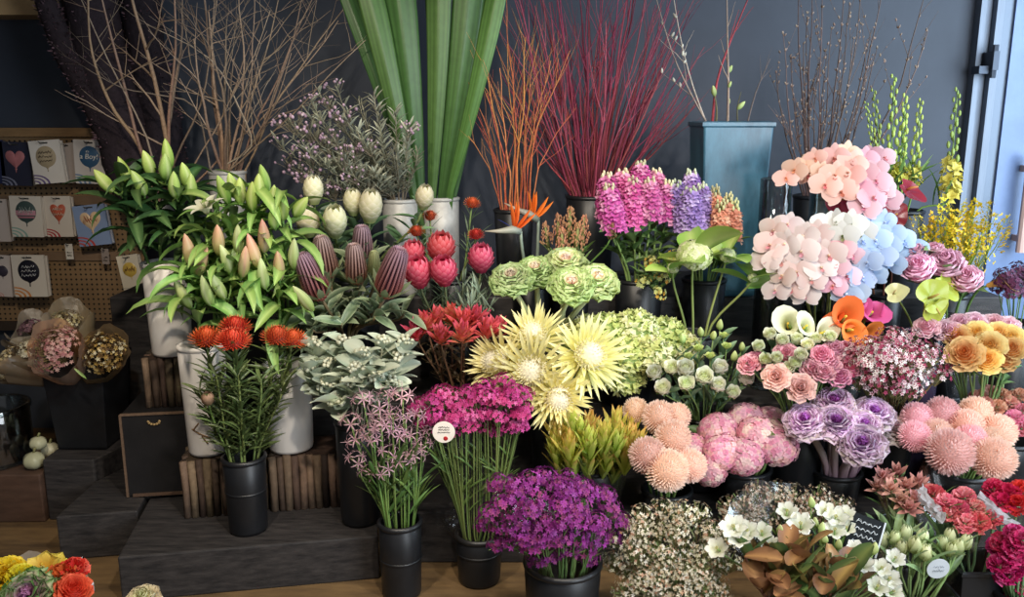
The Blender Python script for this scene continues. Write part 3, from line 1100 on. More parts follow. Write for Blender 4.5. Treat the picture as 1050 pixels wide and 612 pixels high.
for px, py, lb in ((71, 258, 'small white price tag on a hook below ribbon balloon packet'), (108, 263, 'small dim price tag on a hook below tilted blue packet')):
    t = thing('price_tag', lb, 'price tag', at(px, py, 4.15))
    m = MB(); m.box((-.018, 0, -.038), (.018, .003, .038), '#cfc8bd' if px < 80 else '#8d8078'); link('tag_card', m.mesh('tag_card', CARD, False), t)
    scribble(t, .024, .03, '#3a3432', TR(0, -.0015, -.012), 2, r=.0008)
    m = MB(); m.tube([(0, .08, .036), (0, -.02, .034), (0, -.026, .044)], .0025, '#888', 6); link('hook', m.mesh('hook', STEELW), t)


# ------------------------------------------------------------------ stands, crates, plinths
def prism(name, poly, z0, z1, mat, label, cat):
    n = len(poly)
    v = [(x, y, z0) for x, y in poly] + [(x, y, z1) for x, y in poly]
    m = MB(); m.add(v, [tuple(reversed(range(n))), tuple(range(n, 2 * n))] + [(i, (i + 1) % n, n + (i + 1) % n, n + i) for i in range(n)], C('#808080'))
    o = link(name, m.mesh(name, mat, False))
    b = o.modifiers.new('edge', 'BEVEL'); b.width = .006; b.segments = 2
    return tag(o, label, cat)


def rot_rect(x, y, w, d, ang):
    a = math.radians(ang); ux, uy = math.cos(a), math.sin(a)
    return [(x, y), (x + w * ux, y + w * uy), (x + w * ux - d * uy, y + w * uy + d * ux), (x - d * uy, y + d * ux)]


PA = .165
prism('display_platform', rot_rect(-1.316, 2.60, .86, .46, 10), 0, PA, BLACKWOOD, 'low black timber platform in front carrying the log stands', 'platform')
prism('display_platform', [(-1.665, 2.875), (-1.388, 2.925), (-1.415, 3.07), (-.93, 3.155), (-.99, 3.52), (-1.58, 3.41), (-1.668, 3.19)], 0, .175, BLACKWOOD, 'black timber platform at left under the black wooden crate', 'platform')
prism('display_plinth', [(-1.88, 3.2), (-1.675, 3.2), (-1.60, 3.42), (-1.60, 3.54), (-1.88, 3.54)], 0, .26, BLACKWOOD, 'black plinth under the black bucket of wrapped dried bouquets', 'plinth')
# display steps, mostly behind the flowers
prism('display_step', [(-.40, 2.86), (2.1, 2.86), (2.1, 3.2), (-.40, 3.2)], 0, .2, BLACKWOOD, 'lowest long black display step on the floor behind front buckets', 'display step')
prism('display_step', [(-.92, 3.2), (2.1, 3.2), (2.1, 3.55), (-.92, 3.55)], 0, .5, BLACKWOOD, 'middle long black display step behind the flower buckets', 'display step')
prism('display_step', [(-1.72, 3.56), (2.1, 3.56), (2.1, 4.2), (-1.72, 4.2)], 0, .85, BLACKWOOD, 'highest black display step against dark wall under branches', 'display step')

# black wooden crate with worn pale edges
CR = rot_rect(-1.47, 3.035, .31, .28, 8)
c = prism('wooden_crate', CR, .176, .51, solid('crate_black', '#151314', .6, noise=.3, nscale=10, bump=.3), 'black wooden crate with worn pale edges under driftwood log stand', 'crate')
m = MB()
for i in (0, 1):
    m.box((-.004, -.004, 0), (.004, .004, .33), '#6d5a46', TR(CR[i][0], CR[i][1], .178))
m.box((0, -.005, 0), (.31, .004, .008), '#6d5a46', TR(CR[0][0], CR[0][1], .504) @ RZ(math.radians(8)))
m.box((.02, -.008, 0), (.29, .002, .01), '#5a4838', TR(CR[0][0], CR[0][1], .18) @ RZ(math.radians(8)))
link('worn_edge', m.mesh('worn_edge', painted('worn_timber', .7, 0, noise=.4, nscale=80), False), c)
m = MB()
for k in range(7):
    a = PI + PI * k / 6
    m.ball((.12 + .02 * math.cos(a), -.004, .30 + .012 * math.sin(a)), (.006, .003, .005), '#9a7c58', 6, 4)
link('hand_hole', m.mesh('hand_hole', MATS['worn_timber']), c, TR(CR[0][0], CR[0][1], .178) @ RZ(math.radians(8)))

STICK = painted('driftwood', .8, 0, var=.35, hue=.02, noise=.45, nscale=50, bump=.6)


def log_stand(label, x, y, w, d, z0, z1, ang):
    t = thing('log_stand', label, 'log stand', (x, y, z0), 'driftwood log stands', math.radians(ang))
    m = MB(); m.box((.02, .02, 0), (w - .02, d - .01, z1 - z0 - .004), '#4a3a2e'); link('core', m.mesh('core', STICK, False), t)
    n = int(w / .026)
    for side in range(3):
        cnt = n if side == 0 else int(d / .03)
        for i in range(cnt):
            f = (i + .5) / cnt
            p = (f * w, .012) if side == 0 else ((.012 if side == 1 else w - .012), .02 + f * (d - .03))
            s = MB(); r = U(.0115, .0155)
            c = RND.choice(['#57463a', '#483a30', '#665444', '#3a2f28', '#6f5c4a'])
            dz = U(-.012, .004)
            s.tube([(p[0] + U(-.002, .002), p[1], .001), (p[0] + U(-.003, .003), p[1], (z1 - z0) * .5), (p[0], p[1], z1 - z0 + dz - .001)], [r, r * U(.9, 1.08), r], c, 7)
            link('stick', s.mesh('stick', STICK), t)
    return t


log_stand('driftwood log stand on black crate under back white vase', -1.405, 3.10, .20, .17, .511, .71, 8)
log_stand('left driftwood log stand on front platform behind black pincushion vase', -1.20, 2.875, .30, .17, PA + .001, .385, 10)
log_stand('right driftwood log stand on front platform beside grey leaf bucket', -.895, 2.93, .27, .2, PA + .001, .385, 10)

# brown box at the far left with a glass jar and pale pods
prism('storage_box', [(-2.4, 3.17), (-1.885, 3.18), (-1.885, 3.5), (-2.4, 3.5)], 0, .205, solid('brown_box', '#4a362b', .6, noise=.3, nscale=7, stretch=(1, 4, 4), bump=.2), 'reddish brown wooden box on the floor under the glass jar', 'box')
t = thing('glass_jar', 'wide clear glass jar standing on brown box at far left', 'jar', (-2.125, 3.32, .206))
m = MB(); m.lathe([(.001, .004), (.125, .004), (.132, .02), (.132, .24), (.128, .246), (.124, .24), (.124, .02), (.001, .014)], '#fff', 32); link('jar_body', m.mesh('jar_body', GLASS), t)
m = MB(); m.lathe([(.132, .222), (.139, .228), (.139, .246), (.13, .25)], '#fff', 32); link('rim', m.mesh('rim', GLASS), t)
for x, y, s, lb in ((-1.935, 3.24, 1.0, 'lower'), (-1.935, 3.36, .9, 'rear'), (-1.94, 3.29, .8, 'upper')):
    z = .206 + .035 * s + (.062 if lb == 'upper' else 0)
    t = thing('pale_pod', 'pale ribbed seed pod beside the glass jar, %s one' % lb, 'seed pod', (x, y, z), 'pale pods beside the glass jar')
    m = MB()
    n, sg = 9, 16; g = np.zeros((n, sg, 3))
    for i in range(n):
        for j in range(sg):
            a = 2 * PI * j / sg; ph = PI * i / (n - 1); r = .042 * s * math.sin(ph) * (1 + .1 * math.cos(6 * a))
            g[i, j] = (r * math.cos(a), r * math.sin(a), -.035 * s * math.cos(ph))
    m.grid(g, C('#b9b596'), True); link('pod', m.mesh('pod', LEAF), t)
    m = MB(); m.tube([(0, 0, .03 * s), (.01, 0, .055 * s)], .005, '#7d7a50', 5); link('stalk', m.mesh('stalk', STEM), t)


# ------------------------------------------------------------------ vessels
def vessel(name, label, cat, x, y, foot, rim, r, taper=.82, mat=None, seg=28, band=None, group=None, square=False, wall=.006, cparts=True):
    h = rim - foot
    t = thing(name, label, cat, (x, y, foot + .001), group)
    rb = r * taper
    pr = [(.001, .002), (rb * .96, .002), (rb, .012), (rb + (r - rb) * .5, h * .5), (r, h - .004), (r - wall, h), (r - wall * 1.5, h - .01), (rb - wall, .03), (.001, .024)]
    m = MB()
    if square:
        m.lathe([(a * 1.32, b) for a, b in pr], '#888', 4, RZ(PI / 4))
    else:
        m.lathe(pr, '#888', seg)
    o = link('body', m.mesh('body', mat or BLACKPL, not square), t)
    if square:
        b = o.modifiers.new('edge', 'BEVEL'); b.width = .012; b.segments = 3
    if cparts:
        m = MB()
        k = 1.32 if square else 1
        m.lathe([((r + .0005) * k, h - .016), ((r + .004) * k, h - .012), ((r + .004) * k, h - .003), ((r - wall) * k, h + .001)], '#888', 4 if square else seg, RZ(PI / 4) if square else None)
        link('rim', m.mesh('rim', mat or BLACKPL, not square), t)
    if band:
        m = MB(); f = band; rr = rb + (r - rb) * f
        m.lathe([(rr + .0006, h * f - .003), (rr + .0028, h * f - .001), (rr + .0028, h * f + .003), (rr + .0006, h * f + .005)], '#888', seg)
        link('moulded_band', m.mesh('moulded_band', mat or BLACKPL), t)
    return Bucket((x, y), rim, foot, r - wall)


def tier(Y):
    return 0.0 if Y < 2.82 else .2 if Y < 3.2 else .5 if Y < 3.56 else .85


def bucket_at(px, py_rim, Y, r, label, foot=None, name='flower_bucket', cat='bucket', **k):
    p = at(px, py_rim, Y)
    foot = tier(Y) if foot is None else foot
    return vessel(name, label, cat, p.x, Y, foot, max(p.z, foot + .14), r, **k)


# white vases for the lilies
V1 = bucket_at(169, 268, 3.17, .085, 'white vase on driftwood stand and black crate, dark green lilies', .711, 'tall_vase', 'vase', mat=WHITEPL, taper=.86, group='tall white vases')
V2 = bucket_at(206, 352, 2.985, .083, 'white vase with a painted brown branch, left of pincushion bucket', .386, 'tall_vase', 'vase', mat=WHITEPL, taper=.86, group='tall white vases')
V3 = bucket_at(294, 372, 3.02, .086, 'white vase standing behind right side of pincushion bucket', .386, 'tall_vase', 'vase', mat=WHITEPL, taper=.95, group='tall white vases')
# the branch painted on the left front vase
v2 = [o for o in COL.objects if o.get('label', '').startswith('white vase with a painted')][0]
m = MB(); w = Vector((0, 0, 0))
for k, (a0, a1, z0, z1) in enumerate(((-2.0, -1.1, .11, .075), (-1.9, -1.6, .108, .135), (-1.5, -1.25, .085, .055))):
    pts = [(.0745 * math.cos(a0 + (a1 - a0) * i / 8) , .0745 * math.sin(a0 + (a1 - a0) * i / 8), z0 + (z1 - z0) * i / 8) for i in range(9)]
    m.tube(pts, .003, '#7a6242', 4)
link('painted_branch', m.mesh('painted_branch', BARK), v2)
BPIN = bucket_at(250, 467, 2.80, .074, 'slim black bucket of orange pincushions on front platform', PA, band=.55, taper=.9)
BSIL = bucket_at(366, 430, 2.87, .078, 'tall black bucket of grey silver foliage on front platform', PA, taper=.9)
BNER = bucket_at(410, 533, 2.66, .073, 'slim black bucket of mauve spidery flowers on the floor', 0, band=.5, taper=.92)
BMAG = bucket_at(491, 545, 2.745, .082, 'black floor bucket holding magenta statice in clear sleeve', 0, band=.62, taper=.9)
BPUR = bucket_at(577, 574, 2.42, .12, 'wide black bucket of purple statice at the front', 0, taper=.9)
BDRY = vessel('flower_bucket', 'large square black bucket of wrapped dried bouquets on plinth', 'bucket', -1.765, 3.40, .261, .66, .135, .8, square=True)
BTW1 = bucket_at(233, 175, 3.72, .078, 'pale metal vase of bare brown branches behind lilies', None, 'tall_vase', 'vase', mat=ZINC, taper=.95, group='metal vases')
BTW2 = bucket_at(165, 205, 3.72, .09, 'black bucket hidden behind left lilies holding bare brown branches')
BSHR = bucket_at(410, 204, 3.62, .074, 'pale metal vase behind cream proteas holding grey shrub sprigs', None, 'tall_vase', 'vase', mat=ZINC, taper=.97, group='metal vases')
BFLX = bucket_at(452, 202, 3.70, .078, 'pale metal vase holding the broad green flax blades', None, 'tall_vase', 'vase', mat=ZINC, taper=.97, group='metal vases')
BORT = bucket_at(527, 214, 3.66, .085, 'black bucket of orange twigs behind bird of paradise')
BDOG = bucket_at(606, 200, 3.78, .11, 'black bucket of dark red dogwood stems behind pink stock')
BBUD = bucket_at(836, 200, 3.85, .095, 'black bucket of brown budding branches behind peach orchids')
BGLA = bucket_at(925, 215, 3.68, .09, 'dark bucket of green gladiolus spikes behind yellow sprays')
# blue glazed planter
t = thing('glazed_planter', 'tall square blue glazed planter with bare budding branches', 'planter', at(749, 300, 3.66) * 0 + Vector((at(749, 125, 3.66).x, 3.66, .851)))
GLZ = solid('blue_glaze', '#2d5164', .3, spec=.6, noise=.35, nscale=7, stretch=(1, 1, .35), col2='#467489', bump=.15)
zt = zat(125, 3.50) - .851
m = MB(); m.lathe([(.001, .002), (.155, .002), (.163, .03), (.202, zt - .01), (.202, zt), (.178, zt), (.178, zt - .05), (.15, .06), (.001, .05)], '#888', 4, RZ(PI / 4))
o = link('body', m.mesh('body', GLZ, False), t); b = o.modifiers.new('edge', 'BEVEL'); b.width = .012; b.segments = 3
m = MB(); m.lathe([(.203, zt - .022), (.210, zt - .016), (.210, zt - .002), (.18, zt + .003)], '#888', 4, RZ(PI / 4)); link('rim', m.mesh('rim', GLZ, False), t)
BPOT = Bucket((t.location.x, 3.66), .851 + zt, .9, .13)
# ------------------------------------------------------------------ the flowers, bunch by bunch
def blob(cx, cy, rx, ry, n, Y, dome=.12, up=0.0):
    """n spots spread evenly over a round bunch whose middle bulges towards the room"""
    pts = []
    for i in range(n):
        best, bd = None, -1
        for _ in range(14):
            a = RND.random() * 2 * PI; r = math.sqrt(RND.random())
            p = (r * math.cos(a), r * math.sin(a))
            d = min([(p[0] - q[0]) ** 2 + (p[1] - q[1]) ** 2 for q in pts] or [9])
            if d > bd:
                best, bd = p, d
        pts.append(best)
    j = .09
    pts = [(x * (1 + U(-j, j)), y + U(-.12, .12)) for x, y in pts]
    return [(cx + rx * x, cy + ry * y, Y + U(-.025, .025) - dome * math.sqrt(max(0, 1 - x * x - y * y)) - up * y) for x, y in pts]


def bunch(kind, desc, cat, group, bk, spots, heads, labels=None, shared=False, **kw):
    """spots: (px, py, Y[, scale])"""
    lab = labels or ([desc] * len(spots) if shared else auto_labels(desc, spots))
    out = []
    for i, s in enumerate(spots):
        k = dict(kw)
        k['scale'] = kw.get('scale', 1.0) * (s[3] if len(s) > 3 else U(.94, 1.06))
        hd = heads[i % len(heads)] if not (len(s) > 4) else heads[s[4]]
        out.append(flower(kind, lab[i], cat, group, bk, at(*s[:3]), hd, **k))
    return out


G_ = '#5d7a3c'
grassy = leafset('slim', .12, .012, '#46622f', '#6d8a48', .9, -.5)
midleaf = leafset('broad', .11, .04, '#3f5c2f', '#5f8044', .5, -.6, vein='#7f9a62')
lisleaf = leafset('lisianthus', .07, .026, '#5c7a58', '#7f9a78', .6, -.4)
needle = leafset('needle', .07, .007, '#50664a', '#7c8f70', .9, -.2, nu=4)

# --- lilies
LB = [lily_bud_mesh(.108, .020, '#6f9a3c', '#b8cf6a', '#dfe6a0'), lily_bud_mesh(.098, .0215, '#7fa548', '#c4d77a', '#eaf0b4')]
LBP = [lily_bud_mesh(.125, .021, '#b0b870', '#e0a48c', '#efd6b4'), lily_bud_mesh(.115, .0195, '#a2b464', '#dfb090', '#d08f8a')]
LBG = [lily_bud_mesh(.115, .0195, '#8fae52', '#d3dca0', '#e6ebc0')]
LOPEN = lily_open_mesh(.06, '#e6e6b8', '#f2efdf')
lilyleafD = leafset('lily', .2, .046, '#274324', '#3d5e34', .6, -1.2, fold=.2, n=4, vein='#5d7d4a', nu=8)
lilyleafL = leafset('lily', .19, .04, '#54803a', '#86aa56', .7, -1.5, fold=.2, n=4, vein='#a4c070', nu=8)


def lily(label, bk, tip, buds, leafs, nl=12, group='lily stems', t0=.12, wide=1.0):
    """buds: (px, py, Y, mesh list, lean x)"""
    tip = at(*tip)
    base, pts = stem_in(bk, tip, Vector((0, -.2, 1)).normalized(), 8)
    t = thing('lily_stem', label, 'lily', base, group)
    add_stem(t, base, pts, .0055, '#5d8040', '#7a9c50', 6)
    for b in buds:
        p = at(b[0], b[1], b[2]); ms = b[3]; lean = b[4] if len(b) > 4 else 0
        me = ms if not isinstance(ms, list) else RND.choice(ms)
        d = Vector((lean + U(-.12, .12), -.3 + U(-.1, .1), 1)).normalized()
        foot = p - d * .045
        a = pts[-2].lerp(pts[-1], .6)
        mb = MB(); mb.tube([v - base for v in bez(a, a + Vector((0, 0, .03)), foot - d * .05, foot, 6)], .0035, '#6d9048', 4)
        bo = link('bud' if me is not LOPEN else 'open_bloom', me, t, TR(*(foot - base)) @ facing(d, U(0, 6)))
        link('pedicel', mb.mesh('pedicel', STEM), t)
    for i in range(nl):
        u = 1 + (t0 + (1.0 - t0) * (i + RND.random() * .7) / nl) * (len(pts) - 2)
        k = min(int(u), len(pts) - 2); p = pts[k].lerp(pts[k + 1], u - k) - base
        link('leaf', RND.choice(leafs), t, TR(*p) @ RZ(i * 2.4 + RND.random()) @ RY(U(-.7, .25)) @ RX(U(-.5, .5)) @ SC(U(.75, 1.15) * wide))
    return t


lily('dark leaved lily with green buds leaning over the pegboard, leftmost lily', V1, (126, 192, 3.12), [(107, 186, 3.05, LB, -.7), (143, 188, 3.03, LB, -.2), (128, 178, 3.1, LB, -.3)], lilyleafD, 30)
lily('dark leaved lily with upright green buds above the back white vase', V1, (158, 182, 3.12), [(152, 168, 3.1, LB, -.1), (168, 172, 3.06, LB, 0), (172, 160, 3.12, LB, .1)], lilyleafD, 30)
lily('dark leaved lily with fat green buds, right side of back white vase', V1, (186, 190, 3.13), [(179, 191, 3.02, LB, .1), (196, 193, 3.05, LB, .25), (190, 180, 3.12, LB, .1)], lilyleafD, 28)
lily('lily with one white opened bloom between two green lily clumps', V2, (222, 205, 3.0), [(208, 208, 2.94, LOPEN, -.2), (231, 196, 3.0, LB, -.1), (240, 191, 3.02, LB, 0)], lilyleafL, 24, t0=.42)
lily('light green lily with tall slim buds behind the cream proteas', V3, (260, 198, 3.05), [(245, 197, 3.0, LB, -.1), (264, 192, 3.0, LB, .1), (258, 203, 2.97, LB, 0), (272, 186, 3.05, LB, .1)], lilyleafL, 24, t0=.42)
lily('light green lily with buds bending right towards the cream proteas', V3, (288, 206, 3.05), [(281, 205, 3.0, LB, .1), (290, 214, 2.97, LB, .3), (281, 222, 2.95, LB, .1), (308, 212, 3.02, LB, .7)], lilyleafL, 24, t0=.42)
lily('lily with large peach tinged buds hanging over left front vase', V2, (200, 285, 2.93), [(194, 260, 2.9, LBP, -.05), (206, 272, 2.9, LBP, .3), (224, 250, 2.92, LBP, .1), (188, 305, 2.88, LBG, -.4), (213, 302, 2.86, LBG, -.2)], lilyleafL, 24, t0=.3, wide=1.15)
lily('lily with pink striped buds above the orange pincushions', V2, (238, 278, 2.93), [(250, 272, 2.88, LBP, .3), (260, 262, 2.9, LBP, -.2), (245, 250, 2.93, LBG, 0), (224, 295, 2.86, LBG, -.4), (233, 268, 2.9, LBG, -.1)], lilyleafL, 24, t0=.3, wide=1.1)
lily('lily with pink buds beside the purple banksias', V3, (284, 282, 2.95), [(271, 246, 2.93, LBP, .05), (286, 275, 2.9, LBP, .15), (301, 264, 2.92, LBG, .15), (314, 308, 2.86, LBG, -.5), (270, 284, 2.88, LBG, 0)], lilyleafL, 24, t0=.3, wide=1.1)

for a in (('leafy budless lily stalk in front of the pale branch vase', V2, (236, 226, 3.02)), ('leafy budless lily stalk between light green buds and pink buds', V3, (268, 240, 3.0)), ('leafy budless lily stalk under the white opened bloom', V2, (212, 245, 3.0))):
    lily(a[0], a[1], a[2], [], lilyleafL, 26, t0=.35)

# --- orange pincushions in the slim black bucket
pinleaf = leafset('pincushion', .085, .0115, '#47552f', '#6d7c48', .9, -.4, nu=5)
PINO = [pincushion(.066, '#e0532a', '#f7955a', '#8c2a1c'), pincushion(.062, '#d8452a', '#f58b62', '#8c2a1c')]
bunch('orange_pincushion', 'orange pincushion flower in slim black bucket', 'pincushion flower', 'orange pincushion flowers', BPIN,
      [(212, 348, 2.78, 1.0), (239, 350, 2.74, 1.1), (241, 336, 2.82, .95), (284, 346, 2.80, 1.0), (300, 349, 2.84, .9)], PINO,
      labels=['leftmost orange pincushion flower above slim black bucket', 'largest orange pincushion flower, above middle of slim black bucket', 'orange pincushion flower just behind the largest one',
              'orange pincushion flower at right, in front of white vase', 'orange pincushion flower at far right beside silver grey leaves'],
      sr=.0045, sc_='#6d7a45', leaves=(pinleaf, 64, .0, .93, 1.0, .05), up=1.1, out=.3, cam=.35)
bunch('pincushion_stalk', 'leafy flowerless pincushion stalk in slim black bucket', 'foliage', None, BPIN, [(205, 400, 2.78), (222, 385, 2.74), (245, 385, 2.72), (268, 388, 2.74), (292, 392, 2.78), (232, 400, 2.82), (278, 372, 2.82)], [[('leaf_tip', pinleaf[0])]], sr=.004, sc_='#6d7a45', leaves=(pinleaf, 46, .1, 1.0, 1.0, .05), up=1.1, out=.6, cam=.1)
PINB = [scaly_bud(.019, .045, '#7a7a52', '#b08a74', rows=5)]
bunch('unopened_pincushion', 'closed pink tipped pincushion bud low over slim black bucket', 'pincushion flower', None, BPIN, [(214, 414, 2.73)], PINB,
      labels=['closed pinkish pincushion bud low at left over slim black bucket'], sr=.004, leaves=(pinleaf, 14, .0, .9, .9, .05))

# --- banksias
BK2 = bucket_at(352, 345, 3.30, .1, 'black bucket of purple banksias behind silver foliage')
banleaf = leafset('banksia', .13, .034, '#566b4c', '#8a9a76', .6, -.7, edge='#a5b08c', ruffle=.05, n=3, nu=8)
BAN = [banksia(.058, .185, '#cf6a48', '#b48a9a', '#3f2634'), banksia(.053, .165, '#bf7a56', '#b99a94', '#4a2c2e'), banksia(.05, .13, '#ad7a6c', '#a5858f', '#3f2a36')]
bl = ['purple banksia leaning left beside the pink lily buds', 'brownish purple banksia standing behind the left leaning one', 'short dusky banksia at the back under cream proteas',
      'orange brown banksia in the middle of the banksia bunch', 'large purple banksia leaning right beside red protea buds', 'pale green young banksia between the two front banksias']
for i, (px, py, Y, hd, lx, s) in enumerate([(331, 308, 2.98, 0, -.34, 1), (338, 286, 3.10, 1, -.1, 1), (372, 266, 3.2, 2, .05, 1), (367, 292, 3.08, 1, -.02, .95), (394, 306, 2.98, 0, .36, 1.08)]):
    flower('banksia', bl[i], 'banksia', 'purple banksias', BK2, at(px, py, Y), BAN[hd], d=Vector((lx, -.28, 1)).normalized(), scale=s, sr=.007, sc_='#7a6a4c', leaves=(banleaf, 11, .35, .98, 1.0, -.35))
YB = [banksia(.03, .1, '#8f9a5a', '#b8bf86', '#6a7a4a')]
flower('banksia', bl[5], 'banksia', 'purple banksias', BK2, at(384, 284, 3.08), YB[0], d=Vector((.05, -.25, 1)).normalized(), sr=.006, sc_='#7a6a4c', leaves=(banleaf, 8, .35, .98, .9, -.35))
bunch('banksia_stalk', 'leafy serrated banksia stalk under the banksia spikes', 'banksia foliage', None, BK2, [(290, 335, 2.98), (320, 338, 2.96), (350, 332, 2.98), (385, 325, 3.0), (415, 322, 3.02)],
      [[('leaf_tip', banleaf[0])]], sr=.005, sc_='#7a6a4c', leaves=(banleaf, 9, .4, 1.0, 1.05, -.2))

# --- cream proteas and small orange pincushions behind
BCR = bucket_at(365, 285, 3.48, .1, 'black bucket of cream proteas under the grey shrub')
CRP = [scaly_bud(.044, .13, '#7f9a4a', '#ece6b8', tip='#f4eed4', rows=6, lift=.06, n=7, wid=.7), scaly_bud(.040, .115, '#8aa252', '#e9dfb0', tip='#f2e8d0', rows=6, lift=.07, n=7, wid=.7)]
protleaf = leafset('protea', .11, .028, '#4c6a44', '#7a946a', .8, -.4, n=3)
bunch('cream_protea', 'cream protea bud', 'protea', 'cream protea buds', BCR, [(322, 208, 3.36, .85), (318, 241, 3.3, 1.05), (344, 241, 3.28, 1.0), (363, 219, 3.34, .9), (379, 226, 3.32, 1.0), (434, 213, 3.36, .85), (330, 262, 3.3, .7)], CRP,
      labels=['cream protea bud at top left of the cream protea bunch', 'wide cream protea bud nearest the light green lily', 'cream protea bud beside the widest one, above purple banksia', 'small cream protea bud in the middle of the bunch',
              'tall cream protea bud at right of the bunch', 'lone pale cream protea bud by the metal vases', 'low half hidden cream protea bud behind banksia'], sr=.006, sc_='#6a7a48', leaves=(protleaf, 12, .35, 1.0, 1.0, .1), up=1.0, out=.35, cam=.35)
BPR2 = bucket_at(462, 285, 3.50, .09, 'black bucket of small orange red pincushions before metal vases')
ORB = [pincushion(.042, '#d2472c', '#e8743e', '#7a2418', 110), pincushion(.04, '#c9402a', '#ee8a52', '#7a2418', 110)]
bunch('red_pincushion', 'small orange red pincushion bud', 'pincushion flower', 'small orange red pincushions', BPR2, [(427, 238, 3.36, 1, 1), (441, 222, 3.42, .95, 1), (484, 209, 3.44, 1, 1), (488, 241, 3.38, .95, 1)], ORB,
      labels=['orange red pincushion in front of the metal vase, lower left', 'orange red pincushion half behind the lone cream protea bud', 'orange red pincushion under the green flax, upper right', 'orange red pincushion above the lone red protea bud'],
      sr=.004, sc_='#6d7a45', leaves=(needle, 14, .3, .95, 1.0, -.05), up=1.0, out=.3, cam=.4)

# --- red proteas with needle leaves
BRP = bucket_at(462, 345, 3.32, .1, 'black bucket of coral red protea buds beside banksias')
REDP = [scaly_bud(.047, .12, '#9a2838', '#dc4a5c', tip='#ee8a94', rows=8, wid=.36, flare=.1, lift=.1), scaly_bud(.045, .112, '#9a2436', '#d8465a', tip='#ee8490', rows=8, wid=.36, flare=.08, lift=.1)]
bunch('red_protea', 'coral red protea bud', 'protea', 'coral red protea buds', BRP, [(431, 292, 3.12, 1), (424, 272, 3.2, .9), (452, 268, 3.2, 1), (456, 290, 3.1, 1), (493, 277, 3.16, .9)], REDP,
      labels=['coral red protea bud beside the right leaning purple banksia', 'coral red protea bud at back left of its bunch', 'tallest coral red protea bud in its bunch', 'largest coral red protea bud at front of its bunch', 'lone coral red protea bud beside green kale'],
      sr=.005, sc_='#6d7a55', leaves=(needle, 30, .1, .97, 1.0, -.05), up=1.0, out=.3, cam=.4)
nedl = leafset('needle', .085, .009, '#5f7460', '#8b9c84', 1.0, -.2, nu=4)
bunch('needle_leaf_stalk', 'grey green needle leaved stalk right of red proteas', 'foliage', None, BRP, [(475, 290, 3.12), (492, 300, 3.1), (508, 292, 3.14), (484, 312, 3.06), (503, 315, 3.06)], [[('leaf_tip', nedl[0])]],
      sr=.003, sc_='#7a8a6a', leaves=(nedl, 26, .3, 1.0, 1.0, -.1))

# --- red pointed leucadendrons
BLR = bucket_at(472, 400, 3.12, .085, 'black bucket of red pointed leucadendrons behind magenta statice')
LEUR = [leuca(.054, .115, '#d0705c', '#d83a50', '#e0647a', 24, .7), leuca(.052, .11, '#d98a60', '#d02f48', '#e56a78', 22, .6), leuca(.056, .112, '#e0a06c', '#dc4a58', '#d0405a', 26, .8)]
leulf = leafset('leucadendron', .07, .013, '#5f4a3a', '#7d6a4a', .9, -.3)
bunch('red_leucadendron', 'red pointed leucadendron head', 'leucadendron', 'red leucadendrons', BLR, [(427, 343, 3.02), (452, 348, 2.96), (474, 346, 2.95), (499, 342, 2.98), (448, 330, 3.08), (464, 328, 3.08), (487, 330, 3.06), (510, 341, 3.04), (438, 336, 3.05), (476, 334, 3.04)], LEUR,
      sr=.004, sc_='#7a5a42', leaves=(leulf, 12, .1, .9, 1.0, .0), up=.9, out=.45, cam=.4)

# --- king proteas
BKG = bucket_at(570, 425, 3.06, .1, 'black bucket of yellow king proteas')
KPR = [king_protea(.132, '#ddd56a', '#efe9ae', '#e6dfc6'), king_protea(.126, '#e0d672', '#f0eab6', '#e4ddc0')]
for (px, py, Y, dx, dz, s, lb) in [(547, 345, 2.98, -.1, .95, .92, 'pale yellow king protea at the top facing upwards'), (545, 381, 2.84, -.1, .3, 1.0, 'pale yellow king protea at left centre with domed white middle'), (603, 365, 2.86, .22, .35, 1.05, 'wide open yellow king protea against the lime hydrangeas'),
                                   (572, 408, 2.80, .05, .05, .85, 'lowest yellow king protea above yellow green foliage'), (510, 372, 2.9, -.85, .5, .85, 'yellow king protea seen from the side beside red leucadendrons')]:
    flower('king_protea', lb, 'king protea', 'yellow king proteas', BKG, at(px, py, Y), KPR[px % 2], d=Vector((dx, -.75, dz)).normalized(), scale=s, sr=.008, sc_='#7f9050', leaves=(protleaf, 6, .4, .9, 1.1, .1))

# --- green and cream ornamental kale
BKL = bucket_at(562, 345, 3.32, .1, 'black bucket of cream green kale heads')
KLG = [kale(.082, '#f0c8bc', '#f2ecc8', '#86a862', '#b9cf8a', hs=.55), kale(.08, '#ecc0b6', '#ede8c0', '#7d9f58', '#aac47a', hs=.5)]
bunch('green_kale', 'cream green kale head', 'ornamental kale', 'cream green kale heads', BKL, [(524, 286, 3.12), (549, 278, 3.22), (580, 270, 3.24), (586, 292, 3.06, 1.02), (612, 288, 3.12)], KLG,
      labels=['cream green kale head at left beside lone red protea', 'cream green kale head half hidden behind the leftmost one', 'cream green kale head at the top of its bunch', 'largest cream green kale head in front of its bunch', 'cream green kale head at right end of its bunch'],
      sr=.012, sc_='#b9c08a', sc2='#c4cc9a', up=.7, out=.45, cam=.75)

